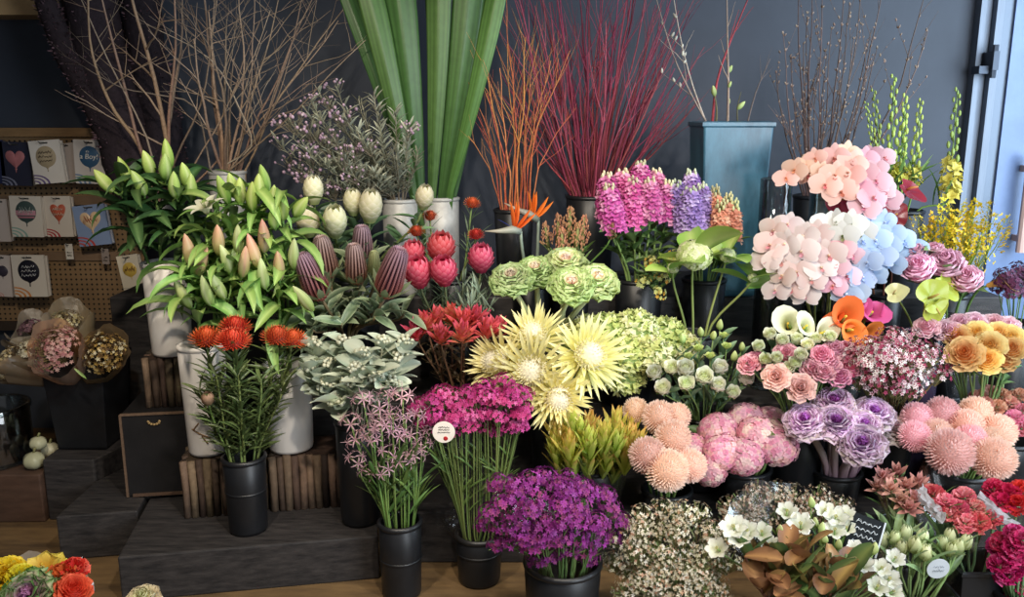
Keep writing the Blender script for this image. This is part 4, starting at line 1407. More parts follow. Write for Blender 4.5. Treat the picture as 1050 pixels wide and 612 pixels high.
# --- lime green crested heads
BLM = bucket_at(642, 405, 3.2, .11, 'black bucket of lime green ruffled hydrangeas')
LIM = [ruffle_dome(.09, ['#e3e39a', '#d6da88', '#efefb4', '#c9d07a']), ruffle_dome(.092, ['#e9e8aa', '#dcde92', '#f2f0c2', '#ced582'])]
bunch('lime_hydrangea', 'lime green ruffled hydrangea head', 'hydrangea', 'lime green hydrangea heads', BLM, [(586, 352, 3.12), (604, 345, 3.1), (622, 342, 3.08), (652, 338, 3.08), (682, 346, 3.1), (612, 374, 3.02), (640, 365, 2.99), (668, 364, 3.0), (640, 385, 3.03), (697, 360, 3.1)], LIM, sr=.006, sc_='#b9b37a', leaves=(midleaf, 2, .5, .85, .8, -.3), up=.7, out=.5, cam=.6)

# --- white lisianthus
BLI = bucket_at(722, 425, 3.08, .09, 'black bucket of white lisianthus beside lime hydrangeas')
LIW = [rose(.047, '#e6ebb4', '#f6f4e6', 6, -.75, per=4), rose(.043, '#dfe8a8', '#f5f4e4', 6, -.65, per=4)]
LIB = [lily_bud_mesh(.04, .012, '#8fa957', '#ccd894')]
GB = [[('bud', LIB[0])], rose(.021, '#a9bf62', '#c3d084', 4, -.35, per=3)]
bunch('white_lisianthus', 'white lisianthus bloom', 'lisianthus', 'white lisianthus blooms', BLI, [(672, 384, 2.92), (690, 379, 2.9), (703, 380, 2.88, 1.1), (722, 388, 2.86, 1.15), (738, 379, 2.9), (704, 395, 2.86, 1.05), (764, 390, 2.9), (680, 400, 2.9), (736, 397, 2.87), (751, 404, 2.9, .9)], LIW,
      sr=.003, sc_='#7f9a5a', leaves=(lisleaf, 6, .3, .95, 1.0, -.4), up=.5, out=.5, cam=.7)
bunch('green_lisianthus_bud', 'green lisianthus bud on its stalk', 'lisianthus bud', 'green lisianthus buds', BLI, [(700, 352, 3.02), (716, 358, 2.98), (731, 348, 3.0), (745, 356, 2.98), (738, 338, 3.04), (728, 366, 2.94), (752, 370, 2.95), (706, 366, 2.95), (719, 345, 3.03), (689, 364, 2.97), (760, 360, 3.0), (742, 345, 3.02)], GB,
      sr=.0025, sc_='#7f9a5a', leaves=(lisleaf, 6, .2, .95, 1.0, -.5), up=1.0, out=.4, cam=.3)

# --- yellow green leucadendrons
BYG = bucket_at(608, 475, 2.90, .1, 'black bucket of yellow green leucadendrons behind purple statice', .201)
LEY = [leuca(.04, .16, '#a8bc48', '#dde26a', '#d9b060', 20, .25, 'strap'), leuca(.042, .165, '#b2c250', '#e6e674', '#d49a58', 22, .28, 'strap'), leuca(.04, .15, '#9cb646', '#d0dc62', '#e2dc78', 19, .22, 'strap')]
bunch('yellow_leucadendron', 'yellow green leucadendron tip, clump behind purple statice', 'leucadendron', 'yellow green leucadendrons', BYG, [(x, y + 14, Y - .02, s) for (x, y, Y), s in zip(blob(608, 452, 47, 24, 36, 2.86, .12), [U(.85, 1.1) for _ in range(36)])], LEY, sr=.004, sc_='#7f8a3c', leaves=(leafset('yellowgreen', .08, .014, '#66803a', '#9aa84a', 1.0, -.3), 10, .3, .95, 1.0, -.1), up=1.3, out=.3, cam=.25)

# --- peach pompoms, left
POM = [pompom(.064, '#f0c6ae', '#fdeadc'), pompom(.062, '#edbfae', '#fbe2d6')]
BPO = bucket_at(684, 500, 2.85, .09, 'black bucket of peach pompoms behind cream filler flowers', 0)
bunch('peach_pompom', 'peach pompom', 'pompom chrysanthemum', 'left bunch of peach pompoms', BPO, [(676, 428, 2.82, .95), (694, 427, 2.84, .8), (690, 449, 2.74, 1.0), (664, 467, 2.66, 1.02), (684, 482, 2.62, 1.12), (707, 477, 2.68, .95), (652, 421, 2.88, .75)], POM,
      labels=['peach pompom at the top behind its bunch, above the rest', 'small peach pompom at upper right of left bunch', 'pale peach pompom in the middle of left bunch', 'peach pompom at left edge touching yellow green foliage', 'largest peach pompom lowest in the left bunch', 'peach pompom at right touching the pink hydrangea', 'small far peach pompom behind yellow green foliage'],
      sr=.005, sc_='#6f8a4a', leaves=(midleaf, 4, .3, .9, .8, -.3), out=.6, cam=.6)

# --- pink hydrangeas
BHY = bucket_at(762, 488, 2.95, .1, 'black bucket of pink hydrangeas', .201)
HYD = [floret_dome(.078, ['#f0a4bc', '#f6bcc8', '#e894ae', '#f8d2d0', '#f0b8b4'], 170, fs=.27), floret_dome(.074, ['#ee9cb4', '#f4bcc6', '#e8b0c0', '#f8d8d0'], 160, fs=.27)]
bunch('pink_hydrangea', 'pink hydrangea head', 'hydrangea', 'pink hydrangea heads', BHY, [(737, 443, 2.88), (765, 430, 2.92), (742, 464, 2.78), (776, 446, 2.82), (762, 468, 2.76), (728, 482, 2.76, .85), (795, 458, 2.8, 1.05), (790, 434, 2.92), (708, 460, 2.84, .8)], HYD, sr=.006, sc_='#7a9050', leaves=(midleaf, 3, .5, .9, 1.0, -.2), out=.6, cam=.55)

# --- purple kale
BKP = bucket_at(855, 510, 2.92, .09, 'black bucket of purple kale heads', .201)
KLP = [kale(.072, '#8f3a94', '#b062b4', '#c6bf9f', '#d6bccf', hs=.72), kale(.068, '#934096', '#ae64b0', '#b8b090', '#d0b6ca', hs=.68)]
bunch('purple_kale', 'purple kale head', 'ornamental kale', 'purple kale heads', BKP, [(826, 432, 2.76), (855, 413, 2.84), (857, 434, 2.74, 1.02), (896, 424, 2.82), (886, 436, 2.74, .8), (884, 456, 2.66, 1.1)], KLP,
      labels=['purple kale head at left with pale outer leaves', 'purple kale head at top under pink lisianthus', 'purple kale head in the centre of its bunch', 'purple kale head at right behind the others', 'smaller purple kale head right of the centre one', 'largest purple kale head lowest in its bunch'],
      sr=.013, sc_='#8a6a80', sc2='#b0a490', up=.6, out=.45, cam=.8)
flower('purple_kale', 'dull greyish pink kale head between purple kale and peach pompoms', 'ornamental kale', 'purple kale heads', BKP, at(917, 440, 2.86), kale(.068, '#a87a86', '#b59a98', '#a8a48c', '#c9b8b4'), sr=.012, sc_='#8a6a80')

# --- peach pompoms, right
BPR = bucket_at(985, 490, 2.92, .1, 'black bucket of peach pompoms at the right', .201)
POR = [pompom(.066, '#edbcae', '#fbded4'), pompom(.065, '#efc4ac', '#fce4d2'), pompom(.062, '#eab0b4', '#f8d2d2')]
bunch('salmon_pompom', 'salmon pompom in the right hand bunch', 'pompom chrysanthemum', 'right bunch of salmon pompoms', BPR, [(940, 428, 2.86, .9, 2), (966, 424, 2.88, 1, 2), (938, 447, 2.78, .9, 2), (960, 446, 2.8, .9, 0), (1000, 424, 2.88, .95, 1), (991, 437, 2.82, .95, 1), (1023, 443, 2.82, 1.0, 1), (974, 463, 2.68, 1.2, 0), (1019, 470, 2.68, 1.12, 1), (995, 451, 2.76, .9, 2), (1016, 453, 2.77, .8, 1)], POR, sr=.005, sc_='#6f8a4a', leaves=(midleaf, 4, .3, .9, .8, -.3), out=.6, cam=.6)
# --- pink lisianthus with greenish white blooms
BLP = bucket_at(820, 425, 2.98, .1, 'black bucket of pink and white lisianthus below callas')
LPW = [rose(.036, '#dfe6a4', '#f3f0d8', 6, -.65, per=4), rose(.034, '#d5dd96', '#f0f2d4', 5, -.7, per=4)]
LPP = [garden_rose(.037, '#df8aa2', '#f4c0ca', 6, .1), garden_rose(.035, '#db7898', '#efacc0', 6, .1), rose(.042, '#e6a69c', '#f3cfc2', 7, .15, .04, per=5)]
bunch('white_lisianthus', 'greenish white lisianthus bloom among pink ones', 'lisianthus', 'greenish white lisianthus among the pink ones', BLP, [(790, 345, 2.94), (778, 357, 2.9), (802, 351, 2.92), (817, 350, 2.94), (821, 366, 2.84), (796, 369, 2.83), (808, 380, 2.84), (836, 349, 2.92), (851, 347, 2.9), (785, 370, 2.86), (828, 356, 2.9), (815, 374, 2.84)], LPW, sr=.003, sc_='#7f9a5a', leaves=(lisleaf, 5, .3, .9, 1.0, -.4), up=.5, out=.45, cam=.75)
bunch('pink_lisianthus', 'pink lisianthus bloom', 'lisianthus', 'pink lisianthus blooms', BLP, [(768, 373, 2.86), (776, 368, 2.88), (806, 362, 2.88), (843, 363, 2.84), (856, 357, 2.88), (868, 358, 2.88), (845, 381, 2.8), (861, 386, 2.8), (834, 378, 2.82), (873, 375, 2.84), (851, 371, 2.83)], LPP[:2], sr=.003, sc_='#7f9a5a', leaves=(lisleaf, 5, .3, .9, 1.0, -.4), up=.4, out=.45, cam=.8)
bunch('pink_lisianthus', 'large open pale pink lisianthus', 'lisianthus', 'pink lisianthus blooms', BLP, [(796, 387, 2.78, 1.1), (821, 398, 2.77, 1.15)], [LPP[2]], labels=['wide open pale pink lisianthus with dark eye, low at left', 'wide open pale pink lisianthus lowest, above purple kale'], sr=.003, sc_='#7f9a5a', leaves=(lisleaf, 5, .3, .9, 1.0, -.4), up=.2, out=.3, cam=1.0)

# --- tiny white and crimson waxflower
BWX = bucket_at(915, 420, 3.0, .085, 'black bucket of tiny white and crimson waxflowers')
WAX = [cluster(.05, ['#f2e6e0', '#f2e6e0', '#d9a0a8', '#b0405c', '#e6c4c4'], 46, .016, 5, .6, '#7d7a4a', 8, '#9a2a4a'), cluster(.05, ['#f4ece6', '#e0b4b8', '#a83a58', '#c87a88'], 46, .015, 5, .6, '#7d7a4a', 8, '#9a2a4a')]
waxleaf = leafset('wax', .05, .006, '#6d7a4c', '#97a06a', 1.0, -.2, nu=4)
bunch('waxflower_sprig', 'sprig of tiny white and crimson waxflowers right of pink lisianthus', 'waxflower', 'white and crimson waxflower sprigs', BWX, blob(917, 372, 50, 28, 34, 2.93, .14), WAX, shared=True, sr=.002, sc_='#7a6a48', leaves=(waxleaf, 7, .2, .95, 1.0, .05), up=.8, out=.6, cam=.35)

# --- apricot garden roses with pink ones behind, in clear sleeve
BRO = bucket_at(1005, 415, 3.02, .1, 'dark bucket of apricot roses in clear sleeve')
ROA = [garden_rose(.048, '#f0a046', '#fbe09a', 8), garden_rose(.046, '#f3ae50', '#fce6a6', 8)]
bunch('apricot_rose', 'apricot yellow rose in clear sleeve', 'rose', 'apricot yellow roses', BRO, [(982, 345, 2.94), (1001, 342, 2.94), (989, 362, 2.86, 1.2), (1015, 354, 2.88, 1.1), (1011, 368, 2.85, 1.05), (1023, 342, 2.94), (1037, 357, 2.88), (1036, 346, 2.92), (1030, 368, 2.88, .9)], ROA, sr=.004, sc_='#6f8a50', leaves=(midleaf, 4, .4, .85, .7, -.2), up=.35, out=.3, cam=1.0)
ROP = [garden_rose(.040, '#e8a2b4', '#f6ced6', 7, .06), garden_rose(.038, '#e8b0c0', '#f6d8de', 7, .06)]
bunch('pink_rose', 'pale pink rose behind the apricot roses', 'rose', 'pale pink roses behind the apricot ones', BRO, [(984, 331, 3.0), (1000, 330, 3.0), (1019, 331, 3.0), (966, 337, 2.98), (950, 335, 2.98), (1034, 333, 3.0), (975, 340, 2.96)], ROP, sr=.004, sc_='#6f8a50', up=.5, out=.3, cam=.9)

# --- callas
BCA = bucket_at(858, 375, 3.16, .1, 'black bucket of white, orange and pink callas')
CAW = calla(.12, '#d9dd9a', '#f1eed2'); CAO = calla(.12, '#d9762a', '#f0843a'); CAP = calla(.115, '#c9447a', '#e0649a')
for (px, py, Y, hd, d, s, lb) in [(808, 332, 3.0, CAW, (-.3, -.8, .5), .95, 'cream white calla at far left of the callas'), (827, 334, 2.98, CAW, (.15, -.8, .6), .9, 'cream white calla between leftmost calla and orange ones'), (846, 340, 2.98, CAW, (.5, -.7, .5), .85, 'cream white calla touching the orange callas'),
                                  (852, 327, 3.04, CAO, (-.4, -.5, .7), .85, 'orange calla at upper left of the orange ones'), (866, 325, 3.0, CAO, (0, -.9, .45), 1.05, 'orange calla facing the room, widest of the orange ones'), (873, 338, 2.96, CAO, (.2, -.9, .1), .95, 'orange calla drooping in the middle of the orange ones'), (888, 343, 2.98, CAO, (.6, -.7, 0), .9, 'orange calla at lower right pointing to waxflowers'),
                                  (880, 318, 3.06, CAP, (-.1, -.7, .7), .85, 'hot pink calla behind the orange callas at left'), (894, 320, 3.04, CAP, (.3, -.8, .5), .95, 'hot pink calla in the middle of pink callas'), (904, 324, 3.06, CAP, (.7, -.6, .4), .85, 'hot pink calla at right beside the dark vase')]:
    flower('calla', lb, 'calla', 'callas', BCA, at(px, py, Y), hd, d=Vector(d).normalized(), scale=s, sr=.006, sc_='#7f9a50', attach=.06)

# --- orchids
def orchid_stem(label, bk, path, blooms, variants, r=1.0):
    """path: (px,py,Y) stem line; blooms (px,py,Y[,variant])"""
    pp = [at(*q) for q in path]
    base, pts = stem_in(bk, pp[0], Vector((0, 0, 1)), 5)
    pts = pts + pp[1:]
    t = thing('orchid_stem', label, 'orchid', base, 'orchid stems')
    mb = MB(); mb.tube([p - base for p in pts], [.0045 * (1 - .5 * i / len(pts)) for i in range(len(pts))], '#6d7a3c', 6, '#8a8a4a')
    link('stem', mb.mesh('stem', STEM), t)
    for b in blooms:
        p = at(b[0], b[1], b[2]); hd = variants[b[3] if len(b) > 3 else RND.randrange(len(variants))]
        d = ((CAMV - p).normalized() + Vector((U(-.45, .45) + (b[0] - 855) * .004, U(-.1, .3), U(-.2, .45)))).normalized()
        up = Matrix.Rotation(0, 4, 'Z')
        q = d.to_track_quat('Z', 'Y').to_matrix().to_4x4()
        o = link(hd[0][0], hd[0][1], t, TR(*(p - base)) @ q @ RZ(U(-.35, .35)) @ SC(r * U(.9, 1.08)))
        link(hd[1][0], hd[1][1], o)
        near = min(pts[1:], key=lambda v: (v - p).length)
        mb = MB(); mb.tube([near - base, (near + p) / 2 - base + Vector((0, .01, .01)), p - d * .006 - base], .0022, '#8f9a5a', 4)
        link('pedicel', mb.mesh('pedicel', STEM), t)
    return t


OPE = [orchid(.058, '#e6b39c', '#ebc6b4', '#d98a6a', '#e9a07a'), orchid(.056, '#e2a898', '#e8c0b6', '#d07a70', '#e6a08a')]
OPK = [orchid(.056, '#dfaab2', '#e6c2c8', '#cf7f8c', '#e3a6a0'), orchid(.058, '#dca0ae', '#e4bac2', '#c96f80', '#e9b0a0')]
OWP = [orchid(.06, '#dcc4c2', '#e6dad6', '#d99aa4', '#f2e2c0'), orchid(.062, '#dcbab4', '#e2d0ca', '#d08a88', '#e8cfae')]
OWH = [orchid(.062, '#dedbd2', '#e2e0da', '#9a9a6a', '#6d7a4a')]
OBL = [orchid(.06, '#9db2d4', '#bac9de', '#a9bfe0', '#e8eef6'), orchid(.058, '#92aad0', '#b2c4dc', '#9ab4dc', '#dfe9f4')]
BOA = vessel('glass_vase', 'clear glass cylinder holding left end of the peach orchids', 'vase', at(797, 200, 3.38).x, 3.40, .501, zat(183, 3.38), .062, .98, GLASS, cparts=False, group='clear glass vases')
BOB = vessel('glass_vase', 'clear glass cylinder behind pink orchids below peach orchids', 'vase', at(850, 200, 3.36).x, 3.40, .501, zat(190, 3.38), .06, .98, GLASS, cparts=False, group='clear glass vases')
BOC = bucket_at(845, 330, 3.30, .085, 'black bucket of white, pink and blue orchids')
orchid_stem('peach orchid stem arching left from the glass cylinder, smallest blooms at tip', BOB, [(856, 178, 3.34), (840, 160, 3.3), (822, 162, 3.26), (806, 180, 3.22)], [(806, 183, 3.2), (815, 174, 3.2), (826, 170, 3.22), (836, 162, 3.22), (842, 176, 3.2), (829, 180, 3.22)], OPE, .8)
orchid_stem('peach orchid stem in the middle of the top orchids', BOB, [(860, 182, 3.36), (862, 165, 3.32), (858, 172, 3.24)], [(855, 162, 3.22), (868, 160, 3.24), (856, 180, 3.18), (846, 190, 3.17), (870, 178, 3.18), (862, 197, 3.16), (874, 167, 3.2)], OPE, 1.05)
orchid_stem('pink orchid stem hanging right beside dark red anthuriums', BOB, [(872, 185, 3.36), (885, 168, 3.32), (893, 182, 3.24), (890, 205, 3.18)], [(884, 178, 3.2), (898, 186, 3.18), (881, 194, 3.17), (894, 203, 3.15), (905, 196, 3.18), (886, 213, 3.14), (908, 205, 3.2)], OPK, 1.0)
orchid_stem('pale pink orchid stem pointing right above gladioli, topmost orchid', BOB, [(868, 180, 3.38), (885, 162, 3.36), (905, 160, 3.34)], [(893, 160, 3.32), (906, 162, 3.32), (899, 172, 3.28), (887, 163, 3.3)], OPK, .85)
orchid_stem('white and peach orchid stem at left beside green hydrangea', BOC, [(825, 290, 3.26), (812, 255, 3.2), (795, 240, 3.14)], [(794, 236, 3.12, 1), (808, 231, 3.14, 0), (790, 252, 3.1, 1), (806, 250, 3.08, 0), (786, 266, 3.1, 0), (800, 267, 3.08, 1)], OWP, 1.0)
orchid_stem('pale pink orchid stem at lower left above the white callas', BOC, [(828, 292, 3.26), (815, 275, 3.16), (808, 285, 3.1)], [(803, 283, 3.06), (817, 279, 3.05), (796, 298, 3.07), (812, 296, 3.05), (826, 303, 3.05), (832, 287, 3.03)], OWP, .95)
orchid_stem('pale blush orchid stem in the middle of the white orchids', BOC, [(838, 290, 3.26), (832, 255, 3.18), (826, 245, 3.1)], [(824, 243, 3.08, 0), (836, 258, 3.05, 1), (822, 258, 3.05, 0), (838, 240, 3.1, 1), (842, 275, 3.03, 0), (850, 262, 3.04, 1)], OWP, 1.05)
orchid_stem('pure white orchid stem with dark centres at the top of the lower orchids', BOC, [(850, 290, 3.28), (856, 245, 3.2), (866, 235, 3.14)], [(858, 228, 3.12), (872, 230, 3.1), (864, 242, 3.07), (848, 232, 3.12), (882, 238, 3.1)], OWH, .95)
orchid_stem('pink orchid stem between white and blue orchids', BOC, [(852, 292, 3.27), (858, 262, 3.16), (862, 270, 3.08)], [(862, 255, 3.06), (858, 272, 3.03), (868, 284, 3.03), (854, 293, 3.03), (874, 262, 3.06)], OPK, .95)
orchid_stem('blue tinted orchid stem at upper right of white orchids', BOC, [(862, 292, 3.28), (885, 245, 3.2), (905, 232, 3.16)], [(892, 234, 3.12), (906, 228, 3.14), (898, 247, 3.08), (914, 240, 3.12), (925, 247, 3.14), (884, 248, 3.09), (936, 256, 3.15)], OBL, 1.0)
orchid_stem('blue tinted orchid stem hanging low above pink callas', BOC, [(866, 294, 3.27), (890, 268, 3.16), (884, 288, 3.08)], [(902, 262, 3.06), (890, 270, 3.04), (884, 285, 3.03), (876, 300, 3.02), (895, 283, 3.04), (913, 270, 3.08), (905, 250, 3.1), (868, 302, 3.02)], OBL, 1.0)

# --- anthuriums
ANR = anthurium(.06, '#7a1f2c', '#8f2a34', '#c98a4a'); ANG = anthurium(.056, '#94a23a', '#a6b248', '#b09a4a'); ANY = anthurium(.042, '#cfc98a', '#d9d7a0', '#c9b87a')
BAN1 = bucket_at(905, 300, 3.46, .08, 'dark bucket of red anthuriums behind pink orchids')
for (px, py, Y, d, s, lb) in [(862, 205, 3.3, (-.1, -.9, .3), 1.05, 'dark red anthurium half hidden under the peach orchids'), (932, 196, 3.34, (.4, -.6, .75), 1.0, 'dark red anthurium poking out right of pink orchids'), (915, 222, 3.34, (-.1, -.8, .2), .9, 'brownish red anthurium hanging below the right dark red one')]:
    flower('anthurium', lb, 'anthurium', 'red anthuriums', BAN1, at(px, py, Y), ANR, d=Vector(d).normalized(), scale=s, sr=.004, sc_='#8a5a3c', spin=U(-1, 1))
BAN2 = bucket_at(945, 340, 3.12, .075, 'dark glass vase of green anthuriums beside apricot roses', mat=solid('smoked_plum', '#3b3046', .25, spec=.6))
for (px, py, Y, d, s, hd, lb) in [(954, 304, 2.98, (.1, -.95, .25), 1.1, ANG, 'round green anthurium facing the room'), (968, 293, 3.04, (.4, -.7, .5), 1.0, ANG, 'green anthurium behind the round facing one'), (958, 316, 2.98, (.2, -.7, -.2), .9, ANG, 'pale green anthurium drooping under the facing one'), (918, 301, 3.02, (-.5, -.6, .6), .95, ANY, 'small yellowish anthurium pointing left to blue orchids')]:
    flower('anthurium', lb, 'anthurium', 'green anthuriums', BAN2, at(px, py, Y), hd, d=Vector(d).normalized(), scale=s, sr=.004, sc_='#8f9a50', spin=U(-1, 1))

# --- peonies
BPE = bucket_at(975, 325, 3.22, .085, 'dark bucket of pink peonies under the yellow sprays')
PEO = [garden_rose(.062, '#f0a6c0', '#f8c8d8', 9, .07, .7, .1), garden_rose(.064, '#eea0ba', '#f6c2d2', 9, .07, .7, .1)]
bunch('peony', 'pink peony', 'peony', 'pink peonies', BPE, [(941, 275, 3.08, 1.05), (939, 258, 3.16, .75), (957, 257, 3.18, .7), (969, 270, 3.1, 1.1), (990, 286, 3.06, 1.0)], PEO,
      labels=['pink peony touching the blue orchids, left of the others', 'small pink peony bud behind the blue orchids', 'small pink peony under the yellow sprays', 'large round pink peony in the middle of its bunch', 'drooping pink peony at right above apricot roses'], sr=.005, sc_='#6f8a4a', leaves=(midleaf, 5, .4, .95, 1.0, -.2), up=.5, out=.5, cam=.7)
flower('calla', 'yellow and pink calla tip right of the pink peonies', 'calla', 'callas', BPE, at(1012, 293, 3.08), calla(.1, '#d9a04a', '#e8b87a'), d=Vector((.7, -.5, .35)).normalized(), sr=.005)
BPB = bucket_at(1040, 330, 3.16, .08, 'dark bucket of plum purple sprigs at far right')
PLM = [cluster(.04, ['#5d2d4a', '#6f3858', '#4a2440'], 60, .014, 5, .7, '#5a6a44')]
bunch('plum_sprig', 'plum purple flower sprig at far right edge', 'flower sprig', 'plum purple sprigs', BPB, blob(1038, 288, 16, 12, 10, 3.08, .05), PLM, shared=True, sr=.002, up=.8)

# --- yellow oncidium sprays
BON = bucket_at(972, 300, 3.42, .085, 'dark bucket of yellow orchid sprays beside door frame')
ONC = [onci_spray(.145, '#e6c82a', 28), onci_spray(.135, '#dfbe2c', 28), onci_spray(.15, '#ead23a', 28)]
bunch('yellow_orchid_spray', 'spray of tiny yellow orchids beside the door frame', 'orchid spray', 'tiny yellow orchid sprays', BON, [(x, y, Y) for x, y, Y in blob(984, 241, 44, 22, 32, 3.34, .1)], ONC, shared=True, sr=.0022, sc_='#8a9a3c', up=.8, out=.9, cam=.2, attach=.08)

# --- gladiolus spikes
GLD = [spike(.30, .026, ['#d9cf5a', '#e0d86a'], 30, .8, '#8fb45a', .2, bs=.25), spike(.27, .02, ['#d9cf5a'], 28, .8, '#86ad56', .12, bs=.25)]
GLY = [spike(.34, .028, ['#ddd05c', '#e4da70'], 32, .85, '#8fb45a', .34, bs=.22)]
def glad(px, py0, pytop, lean, hd, lb):
    tip = at(px, py0, 3.58); top = at(px + lean, pytop, 3.58)
    L = (top - tip).length
    ref = .34 if hd is GLY[0] else .30 if hd is GLD[0] else .27
    flower('gladiolus', lb, 'gladiolus', 'gladiolus spikes', BGLA, tip, hd, d=(top - tip).normalized(), scale=L / ref, sr=.004, sc_='#7fa050', leaves=(grassy, 3, .4, .9, 1.6, -.3))
for a in [(913, 188, 78, 4, GLD[1], 'tallest green gladiolus spike, second from left'), (905, 180, 92, -9, GLD[1], 'thin green gladiolus spike at left of the gladioli'), (900, 172, 105, -12, GLD[1], 'short green gladiolus spike leaning left to the brown branches'), (921, 190, 98, 8, GLD[0], 'green gladiolus spike in the middle of the gladioli'),
          (936, 192, 103, 8, GLD[0], 'green gladiolus spike at right of the main group'), (925, 188, 120, 3, GLD[1], 'low green gladiolus spike inside the main group'), (973, 205, 92, 9, GLY[0], 'lone gladiolus spike with yellow blooms before the door frame')]:
    glad(*a)

# --- stock
BST = bucket_at(655, 285, 3.5, .1, 'black bucket of pink stock behind green kale')
BST2 = bucket_at(722, 285, 3.5, .09, 'black bucket of lilac and peach stock before blue planter')
STP = [spike(.17, .056, ['#d96aae', '#e288bc', '#c9559c', '#eaa6c8'], 52), spike(.15, .053, ['#cf5fa4', '#e07cb4', '#e9a0c4'], 48)]
STL = [spike(.16, .054, ['#a88ac4', '#b99cd0', '#c9b4da', '#9678b4'], 50)]
STA = [spike(.16, .044, ['#e9b08a', '#f0c6a2', '#dfa07e'], 46, bloomto=.75)]
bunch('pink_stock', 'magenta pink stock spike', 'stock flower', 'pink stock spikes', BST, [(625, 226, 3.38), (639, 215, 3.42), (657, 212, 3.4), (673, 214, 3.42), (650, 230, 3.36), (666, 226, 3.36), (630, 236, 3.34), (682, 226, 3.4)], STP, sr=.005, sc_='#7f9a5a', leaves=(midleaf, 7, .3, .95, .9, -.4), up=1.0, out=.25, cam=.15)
bunch('lilac_stock', 'lilac stock spike', 'stock flower', 'lilac stock spikes', BST2, [(697, 228, 3.4), (708, 218, 3.42), (720, 230, 3.38), (712, 238, 3.35), (702, 240, 3.36)], STL, sr=.005, sc_='#7f9a5a', leaves=(midleaf, 6, .3, .95, .9, -.4), up=1.0, out=.25, cam=.15)
bunch('peach_stock', 'peach stock spike', 'stock flower', 'peach stock spikes', BST2, [(732, 232, 3.38), (743, 240, 3.36), (750, 248, 3.36), (738, 247, 3.34)], STA, sr=.004, sc_='#7f9a5a', leaves=(midleaf, 6, .3, .95, .9, -.4), up=1.0, out=.3, cam=.15)
bunch('greenish_sprig', 'leafy sprig with tiny yellow flowers under the pink stock', 'flower sprig', 'tiny yellow flower sprigs', BST, [(668, 268, 3.3), (680, 285, 3.28), (660, 290, 3.28), (692, 262, 3.32), (675, 300, 3.26)], [cluster(.035, ['#d9d07a', '#e0a84a', '#cfd28a'], 26, .016, 5, .6, '#7a8a50', 8)], sr=.003, sc_='#7f9a5a', leaves=(midleaf, 6, .2, .95, .6, -.4), up=.6)

# --- green hydrangea with broad leaves
BGH = bucket_at(712, 340, 3.34, .09, 'black bucket of green hydrangeas with broad leaves')
GHY = [floret_dome(.07, ['#ccd99a', '#dfe6b4', '#b9cc80', '#e8ecc4'], 150, fs=.27)]
hyleaf = leafset('hydrangea', .17, .105, '#6a9a3c', '#a2c456', .5, -.7, fold=.1, n=3, nu=8, vein='#c4d880', prof='ovate')
for (px, py, Y, s, lb, n) in [(712, 262, 3.16, 1.0, 'round pale green hydrangea head with broad leaves', 4), (746, 262, 3.2, .5, 'small pale green hydrangea head at right of the big one', 4), (690, 275, 3.2, .35, 'young green hydrangea stalk with broad leaves at left', 4), (772, 285, 3.16, .3, 'young green hydrangea stalk with broad leaves near white orchids', 4)]:
    flower('green_hydrangea', lb, 'hydrangea', 'green hydrangeas', BGH, at(px, py, Y), GHY[0], d=Vector((0, -.6, .8)).normalized(), scale=s, sr=.005, sc_='#8a9a5a', leaves=(hyleaf, n, .82, 1.05, 1.0, -.2))
# --- bird of paradise
def bird(label, px, py, Y, beak):
    bk = BBP; tip = at(px, py, Y)
    base, pts = stem_in(bk, tip, Vector((0, 0, 1)))
    t = thing('bird_of_paradise', label, 'bird of paradise', base, 'birds of paradise')
    add_stem(t, base, pts, .007, '#6d7a6a', '#8a9a8a', 7)
    p = tip - base; b = at(*beak) - base
    m = MB(); m.tube([p, p.lerp(b, .25) + Vector((0, 0, .006)), p.lerp(b, .6), b], [.013, .017, .009, .001], '#7f8a80', 8, '#a9a08c'); link('beak', m.mesh('beak', LEAF), t)
    m = MB()
    for k, a in enumerate((1.9, 1.5, 1.15, .8, 1.35)):
        petal(m, TR(*p) @ RZ(PI if b.x < p.x else 0) @ RY(0) @ TR(.03, 0, 0) @ RZ(U(-.6, .6)), .12, .026, PI - a if k % 2 else a + .2, .2, .4, 'lance', '#d9641e', '#f0893a', 6, 3, fold=.6)
    link('crest', m.mesh('crest', PETAL), t)
    m = MB(); petal(m, TR(*p) @ RZ(PI if b.x < p.x else 0) @ TR(.02, 0, 0), .09, .014, .7, -.2, .4, 'lance', '#2f3f8a', '#4456a8', 5, 3); link('tongue', m.mesh('tongue', PETAL), t)


BBP = bucket_at(545, 290, 3.50, .08, 'black bucket of bird of paradise before orange twigs')
bird('bird of paradise with orange crest and grey beak pointing left', 534, 237, 3.36, (497, 237, 3.32))
bird('bird of paradise nearest the peach plumes, beak tilted up left', 552, 226, 3.42, (517, 208, 3.4))
BPL = bucket_at(585, 285, 3.48, .08, 'black bucket of peach plumes left of pink stock')
PLU = [plume(.115, .04, ['#d99a7a', '#e3ac8a', '#c98a6c', '#cfa07c'])]
bunch('peach_plume', 'peach feathery plume', 'plume flower', 'peach plumes', BPL, [(572, 250, 3.38), (583, 246, 3.36, 1.15), (597, 252, 3.38), (562, 253, 3.4, .85), (590, 258, 3.34), (577, 262, 3.34)], PLU, sr=.004, sc_='#8a8a5a', leaves=(grassy, 4, .3, .9, .8, -.3), up=1.0, out=.35, cam=.1)
bunch('dusty_plume', 'dusty peach fluffy flower head under magenta pink stock', 'flower', None, BPL, [(626, 244, 3.32)], PLU, scale=.65, sr=.004)

